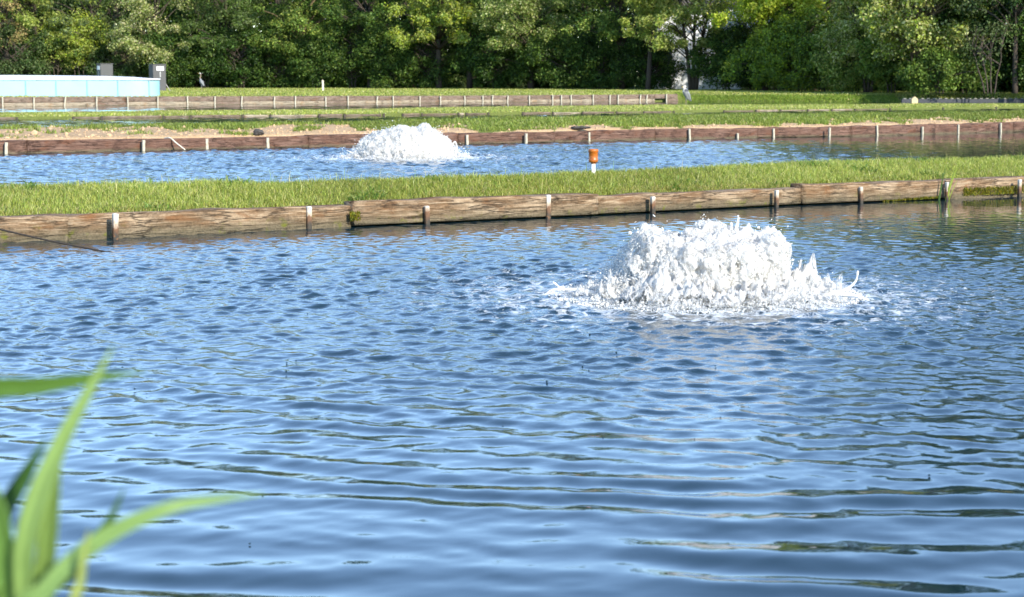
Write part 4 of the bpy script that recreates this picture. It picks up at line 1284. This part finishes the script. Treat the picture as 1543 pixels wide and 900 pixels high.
def build_reeds():
    rng = np.random.default_rng(6)
    # cattails at the camera's own bank
    X0, Y0, Z0 = atY(20, 1000, 1.3)
    g = float(ground_h(np.array([X0]), np.array([1.3]))[0][0])
    t = thing('cattail_plant', 'tall blurred green cattail clump on the near bank close to the lens', 'plant', (X0, 1.3, g))
    root = np.array([X0, 1.3, g])
    L = [([(38, 960), (44, 800), (88, 680), (135, 590), (172, 520)], [1.30, 1.30, 1.31, 1.32, 1.33], [.015, .019, .018, .013, .008, .001], (.22, .33, .09)),
         ([(-90, 800), (-70, 640), (-20, 590), (60, 582), (140, 570), (222, 560)], [1.5] * 6, [.015, .018, .018, .015, .009, .001], (.085, .17, .025)),
         ([(30, 985), (70, 890), (150, 815), (250, 767), (330, 752), (398, 744)], [1.28, 1.28, 1.29, 1.30, 1.32, 1.34], [.013, .015, .014, .010, .006, .001], (.19, .30, .09)),
         ([(48, 960), (66, 880), (76, 790), (84, 700), (93, 640)], [1.33] * 5, [.014, .018, .017, .012, .002], (.18, .28, .07)),
         ([(-20, 960), (-14, 860), (4, 780), (40, 715), (70, 660)], [1.40] * 5, [.02, .022, .018, .012, .002], (.045, .11, .018)),
         ([(112, 980), (122, 880), (134, 800)], [1.27, 1.27, 1.27], [.007, .009, .007, .002], (.34, .40, .11)),
         ([(60, 970), (110, 860), (160, 795), (188, 735)], [1.42] * 4, [.012, .013, .009, .001], (.06, .13, .035)),
         ([(20, 970), (10, 870), (-4, 770), (-30, 690)], [1.31] * 4, [.02, .026, .022, .004], (.13, .24, .05))]
    for pix, zs, wd, c in L:
        q = np.array([atY(a, b, z) for (a, b), z in zip(pix, zs)])
        st = root + np.array([(q[0][0] - root[0]) * .6, q[0][1] - 1.3, 0]); 
        low = st + (q[0] - st) * .55
        pts = np.vstack([st, low, q]) - root
        V, Q = strap(pts, [.012, .016] + [q * .9 for q in wd], (-.25, -1, .12), rng, n=40)
        nn = len(V)
        hz = rng.normal(0, .04, nn)[:, None]
        col = np.array(c)[None] * (1 + hz)
        mesh_np('leaf', V, Q, MAT['reed'], t, True, col=col)
    # a few reed blades at the near wall
    X, Y, _ = P(1424, 301, 0)
    t = thing('reed_clump', 'few upright yellow green reed blades growing by a post of the near timber wall', 'plant', (float(X), float(Y) - .03, -.05))
    for k, (dx, tipx, tipy, w) in enumerate(((0, 1447, 239, .016), (.01, 1437, 262, .014), (-.01, 1440, 250, .010), (.02, 1443, 270, .010), (-.07, 1425, 247, .011), (-.08, 1421, 262, .010))):
        tip = np.array(atY(tipx, tipy, float(Y) - .03)) - np.array([float(X), float(Y) - .03, -.05])
        V, Q = strap([(dx, 0, 0), (dx + (tip[0] - dx) * .35, -.01, tip[2] * .45), tuple(tip)], [w * .8, w, w * .8, .001], (.1, -1, .1), rng, n=14)
        c = np.array([(.26, .34, .05), (.30, .36, .06), (.2, .28, .05), (.24, .3, .05), (.07, .13, .03), (.06, .12, .03)][k])
        mesh_np('leaf', V, Q, MAT['reed'], t, True, col=np.repeat(c[None], len(V), 0))


def lump(name, c, d, mat, seed, sub=4):
    bm = bmesh.new(); bmesh.ops.create_icosphere(bm, subdivisions=sub, radius=1)
    V = np.array([v.co[:] for v in bm.verts]); F = np.array([[v.index for v in f.verts] for f in bm.faces]); bm.free()
    n = 1 + .5 * (fbm(V[:, 0] * 1.7 + seed, V[:, 1] * 1.7 + V[:, 2] * 2.1, seed) - .5) * 2
    V = V * n[:, None] * np.array(d) / 2
    o = mesh_np(name, V, F, mat); o.location = c
    return o


def build_small():
    # orange capped pipe
    X, Y, Z = atY(894, 256, 18.93)
    g = float(ground_h(np.array([X]), np.array([Y]))[0][0])
    t = thing('marker_light', 'orange cylindrical lamp cap on a short white pipe in the grass strip', 'marker light', (X, Y, g))
    k = Y / F0
    zb = float(hgt(245, Y)) - g; zt = float(hgt(224.5, Y)) - g; r = 7.4 * k
    m = MB(); m.lathe([(r * .5, zb - .012), (r * .52, zb), (r * .82, zb), (r * .98, zb + .014), (r * 1.0, zb + .03), (r * .93, zb + .036), (r * .93, zt - .034), (r * 1.03, zt - .03), (r * 1.03, zt - .012), (r * .96, zt - .002), (r * .5, zt), (0, zt)], (0, 0, 0), 28)
    m.build('lamp_cap', MAT['orange'], t)
    m = MB(); m.lathe([(r * .40, -.05), (r * .40, zb - .004), (0, zb - .004)], (0, 0, 0), 20); m.build('pipe', MAT['white_plastic'], t)
    # white stake on the far lawn
    X, Y, Z = atY(487, 137.2, 110); g = float(ground_h(np.array([X]), np.array([Y]))[0][0])
    m = MB(); m.box((0, 0, .33), (.10, .06, .66)); o = m.build('stake', MAT['stake'], None, False); o.location = (X, Y, g - .04); o.rotation_euler = (0, rad(-1.5), 0)
    tag(o, 'bleached upright stake alone on the far lawn', 'stake')
    # dark edging with pale blocks
    B = ([1362, 1700], [153.9, 154.3])
    t = thing('lawn_edging', 'low dark edging with a row of pale cap blocks under the big rounded bush', 'edging')
    A = np.array(atY(1362, 0, 94.0))[:2]; E = np.array([(1720 - W0 / 2) / F0 * 96.0, 96.0])
    u = (E - A); Ln = np.linalg.norm(u); u /= Ln; an = math.atan2(u[1], u[0])
    mid = (A + E) / 2
    m = MB(); m.box((mid[0], mid[1], .05), (Ln, .12, .22), rz=an); m.build('edging_wall', MAT['edging'], t, False)
    nb = int(Ln / .3)
    for i in range(nb):
        c = A + u * (i + .5) * Ln / nb
        m = MB(); m.box((0, 0, 0), (.14, .13, .035)); o = m.build('cap_block', MAT['tan_grey'], t, False); o.location = (c[0], c[1], .187); o.rotation_euler = (0, 0, an)
    # tan gabled block
    X, Y, Z = atY(1377.5, 155, 92.6)
    V = np.array([(-.15, -.1, 0), (.15, -.1, 0), (.15, -.1, .2), (0, -.1, .33), (-.15, -.1, .2), (-.15, .1, 0), (.15, .1, 0), (.15, .1, .2), (0, .1, .33), (-.15, .1, .2)])
    me = bpy.data.meshes.new('marker_block'); me.from_pydata(V.tolist(), [], [(0, 1, 2, 3, 4), (9, 8, 7, 6, 5), (0, 5, 6, 1), (1, 6, 7, 2), (2, 7, 8, 3), (3, 8, 9, 4), (4, 9, 5, 0)]); me.materials.append(MAT['tan'])
    o = bpy.data.objects.new('marker_block', me); COL.objects.link(o); o.location = (X, Y, -.02); o.rotation_euler = (0, 0, rad(8))
    bv = o.modifiers.new('edge', 'BEVEL'); bv.width = .008; bv.segments = 2
    tag(o, 'small tan gable-topped wooden block at the end of the dark edging', 'block')
    # stones on the middle bank
    for px, py, d, lab in ((391, 203.5, (.19, .11, .12), 'dark pointed stone on the dirt above the red brown wall'), (874, 196.5, (.34, .2, .07), 'flat black stone lying on the red brown wall past the fountain')):
        B = wall_pt(W2B, px); y = B[1] + .22
        X = (px - W0 / 2) / F0 * y
        o = lump('stone', (X, y, .255 + d[2] * .2), d, MAT['rock'], px)
        tag(o, lab, 'stone', group='dark stones on the middle bank')
    # crumbs of clay on the bare dirt
    rng = np.random.default_rng(44); n = 4500
    X = rng.uniform(-20, 22, n); t = rng.uniform(0, .9, n) ** 1.2; Y = L2(X) + .22 + (K2(X) - L2(X) - .3) * t
    k = rng.uniform(0, 1, n) < bare(X, Y); X, Y = X[k], Y[k]; Z, _ = ground_h(X, Y)
    rr = np.exp(rng.normal(math.log(.013), .5, len(X)))
    V, F = balls(np.stack([X, Y, Z + rr * .25], 1), rr, rng.uniform(.6, 1.3, (len(X), 3)))
    V = V + rng.normal(0, .004, V.shape)
    tag(mesh_np('clay_crumbs', V, F, MAT['clay'], None, False), 'crumbs and clods of tan clay on the bare middle bank', 'dirt', kind='stuff')
    # pale stick lying over the red brown wall
    B = wall_pt(W2B, 262)
    q = [atY(247, 209.0, B[1] + .12), atY(256, 208.0, B[1] - .02), atY(266, 216, B[1] - .13), atY(279, 226, B[1] - .2)]
    q = np.array(q); m = MB(); m.tube(spline(q - q[1], 14), np.linspace(.016, .010, 14), 7); o = m.build('stick', MAT['stake'], None); o.location = q[1]
    tag(o, 'thin pale bent stick hanging over the red brown wall into the water', 'stick')
    # dark line trailing into the water at the near wall
    q = np.array([atY(-160, 318, 14.2), atY(-40, 337, 14.45), atY(0, 346, 14.4), atY(70, 362, 14.3), atY(150, 378, 14.2), atY(200, 386, 14.1)])
    q[-1][2] = -.03; q[-2][2] = max(q[-2][2], .005)
    m = MB(); m.tube(spline(q - q[2], 30), .007, 7); o = m.build('rope', MAT['rope'], None); o.location = q[2]
    tag(o, 'thin dark line slanting from the near timber wall into the water', 'rope')
    m = 0
    # moss on the near wall, one growth per place
    rng = np.random.default_rng(15)
    def moss(pxs, pys, lab, n, off):
        X = []; Y = []; Z = []
        for _ in range(n):
            f = rng.uniform(0, 1); px = pxs[0] + (pxs[1] - pxs[0]) * f
            b = wall_pt(W1B, px); yy = b[1] - off - rng.uniform(0, .02)
            X.append((px - W0 / 2) / F0 * yy); Y.append(yy)
            Z.append(float(hgt(rng.uniform(pys[0], pys[1]) + (pys[2] if len(pys) > 2 else 0) * f, yy)))
        n_ = len(X)
        cols = pick(rng, n_, [(.24, .20, .02), (.17, .18, .02), (.10, .13, .015)], (2, 2, 1))
        blades('moss', np.array(X), np.array(Y), np.maximum(np.array(Z), .0), rng.uniform(.012, .035, n_), rng.uniform(.006, .012, n_), rng.uniform(.4, 1.2, n_), cols, rng, MAT['blade'], lab, cat='moss')
    moss((527, 543), (321, 334), 'yellow green moss at a board joint of the near wall', 260, .05)
    moss((1330, 1416), (303, 304.5, -5), 'green moss along the waterline by the reed blades', 420, .05)
    moss((1452, 1545), (285, 296, -4), 'yellow moss band on the near wall past the reed blades', 1000, .03)
    # bubbles drifting on the near pond
    n = 150
    X = rng.uniform(-4.5, 4.5, n); Y = rng.uniform(5.0, 13.5, n)
    k = np.abs(X) < Y * .29
    X, Y = X[k], Y[k]; r = rng.uniform(.0022, .0048, len(X))
    V, F = balls(np.stack([X, Y, .004 + 0 * X], 1), r, np.tile([1, 1, .8], (len(X), 1)), ICO2)
    tag(mesh_np('bubbles', V, F, WM3), 'tiny bubbles scattered over the near pond', 'bubbles', kind='stuff')


# ------------------------------------------------------------------ assemble
build_ground()
walls()
WM1 = water_mat('near_pond_water', FC1, 1.0, .16, rscale=9)
WM2 = water_mat('middle_pond_water', FC2, 1.25, .3, rscale=6)
WM3 = water_mat('far_pond_water', None, 1, .15, rscale=4)
water('pond_water', 'rippled blue water of the near pond', -8, 11, .0225, lambda x: 2.4 + 0 * x, lambda x: L1(x) + .12, env1, WM1, 3, FC1, .195, (.062, .25), .15, (.17, .42), 2.3, 24, 110)
water('pond_water', 'rippled blue water of the middle pond', -22, 25, .055, lambda x: K1(x) + .08, lambda x: L2(x) + .12, env2, WM2, 5, FC2, .21, (.11, .45), .14, (.3, .7), 12, 56, 60)
water('pond_water', 'narrow strip of water behind the middle bank', -40, 45, .22, lambda x: K2(x) + .4, lambda x: L3(x) + .12, lambda X, Y: .5 + 0 * X, WM3, 7, (0, 0), .10, (.6, 1.6), 0, (1, 2), 28, 90, 40)
water('pond_water', 'water of the farthest pond before the pale plank wall', -50, 55, .25, lambda x: K3(x) + .5, lambda x: L4(x) + .14, lambda X, Y: .4 + 0 * X, WM3, 8, (0, 0), .07, (.7, 1.8), 0, (1, 2), 52, 104, 40)

grow('grass', 'lush grass strip on the near bank', -9, 14, lambda x: L1(x) + .29, lambda x: K1(x) + .06, 9500, .026, .082, .0052, 1, maxn=380000, lean=(.2, 1.15), clump=1.9)
grow('dry_grass', 'dry yellowed grass fringe along the near timber wall', -9, 14, lambda x: L1(x) + .27, lambda x: L1(x) + .52, 5200, .02, .06, .006, 2, pal=[(.48, .38, .17), (.38, .27, .08), (.30, .31, .07)], wt=(2, 1, 2), lean=(.4, 1.3))
WEED = [(.22, .27, .05), (.155, .21, .038), (.29, .33, .08), (.35, .35, .14)]
grow('grass', 'weedy grass on the middle bank', -20, 22, lambda x: L2(x) + .25, lambda x: K2(x) + .15, 1500, .03, .12, .016, 3, pal=WEED, wt=(3, 3, 2, 1), mask=lambda X, Y, t: np.clip(1.0 - 1.02 * bare(X, Y), .9 * (fbm(X * 1.8, Y * 1.8, 55) > .66), 1), lean=(.3, 1.2))
grow('grass', 'short grass on the narrow third bank', -30, 34, lambda x: L3(x) + .1, lambda x: K3(x) + .15, 330, .03, .075, .028, 4, wt=(4, 3, 2.5, 1.2, 1.6), lean=(.3, 1.1))
grow('grass', 'mown grass of the far lawn', -45, 48, lambda x: L4(x) + .25, lambda x: np.interp(W0 / 2 + F0 * x / 115, TREE_PX, TREE_Z) + 3, 70, .03, .085, .05, 5, wt=(4, 3, 2.5, 1.5, 1.2), lean=(.3, 1.1))
grow('tall_grass', 'long grass hanging over the unplanked bank of the farthest pond', 8.3, 19.2, lambda x: L4(x) + .1, lambda x: L4(x) + 1.7, 700, .06, .16, .03, 6, pal=[(.20, .29, .04), (.26, .33, .06), (.12, .19, .028)], wt=(2, 2, 1), lean=(.3, 1.0))

grow('grass_stalks', 'thin dry stalks standing up out of the lush grass strip', -8, 12, lambda x: L1(x) + .30, lambda x: K1(x) + .05, 60, .08, .17, .0045, 12, pal=[(.46, .42, .2), (.36, .38, .11), (.2, .3, .06)], wt=(2, 2, 2), lean=(.1, .7))
grow('weeds', 'dark broad weeds tufted in the lush grass strip', -8, 12, lambda x: L1(x) + .30, lambda x: K1(x) - .1, 900, .05, .10, .014, 13, pal=[(.11, .19, .035), (.15, .23, .05)], wt=(2, 1), mask=lambda X, Y, t: (fbm(X * 2.4 + 5, Y * 2.4, 88) > .66) * 1.0, lean=(.5, 1.4))
build_fountains()
build_trees()
build_house()
build_pool()
cabinet(149.5, 175, 96.5, 109, 'dark grey cabinet with its notice on the shaded side, standing behind the pool', True, False)
cabinet(227.5, 254, 97.5, 109, 'dark grey cabinet with a slanting brace and its notice on the sunlit side', False, True)
heron('upright grey heron with a stretched neck on the far lawn', 304, 139.6, float(ground_h(np.array([-16.5]), np.array([102.]))[0][0]) - .02, 102.0, 1.03, 'upright', rad(165))
heron('hunched grey heron with white head drawn in, by the pale plank wall', 1033.5, 157.2, .10, 76.6, 1.1, 'hunched', rad(200))
build_reeds()
build_small()

# ------------------------------------------------------------------ light, sky, camera
w = bpy.data.worlds.new('World'); C.world = w; w.use_nodes = True
nt = w.node_tree; nt.nodes.clear()
sky = nt.nodes.new('ShaderNodeTexSky'); sky.sky_type = 'NISHITA'; sky.sun_disc = False
sdir = Vector((math.cos(SUN_AZ) * math.cos(SUN_EL), math.sin(SUN_AZ) * math.cos(SUN_EL), math.sin(SUN_EL)))
sky.sun_elevation = SUN_EL; sky.sun_rotation = math.atan2(sdir.x, sdir.y)
sky.air_density = .85; sky.dust_density = .0; sky.ozone_density = 2.6; sky.altitude = 100
bg = nt.nodes.new('ShaderNodeBackground'); bg.inputs[1].default_value = .15
out = nt.nodes.new('ShaderNodeOutputWorld')
nt.links.new(sky.outputs[0], bg.inputs[0]); nt.links.new(bg.outputs[0], out.inputs[0])
sl = bpy.data.lights.new('sun', 'SUN'); sl.energy = 3.05; sl.angle = rad(.55); sl.color = (1.0, .93, .80)
so = bpy.data.objects.new('sun', sl); COL.objects.link(so); so.rotation_euler = sdir.to_track_quat('Z', 'Y').to_euler(); so.location = (20, -20, 30)

cam = bpy.data.cameras.new('camera'); co = bpy.data.objects.new('camera', cam); COL.objects.link(co)
cam.sensor_fit = 'HORIZONTAL'; cam.sensor_width = 36; cam.lens = 36 * F0 / W0
cam.clip_start = .05; cam.clip_end = 6000
co.location = (0, 0, CAMZ); co.rotation_euler = (PI / 2 - PITCH, 0, 0)
cam.dof.use_dof = True; cam.dof.focus_distance = 13.0; cam.dof.aperture_fstop = 7.6
C.camera = co
C.view_settings.view_transform = 'Standard'; C.view_settings.look = 'None'; C.view_settings.exposure = 1.45; C.view_settings.gamma = 1
C.view_settings.use_curve_mapping = False
C.cycles.max_bounces = 8; C.cycles.transparent_max_bounces = 8; C.cycles.diffuse_bounces = 6; C.cycles.glossy_bounces = 4; C.cycles.transmission_bounces = 6
C.cycles.use_denoising = True
C.cycles.caustics_reflective = False; C.cycles.caustics_refractive = False
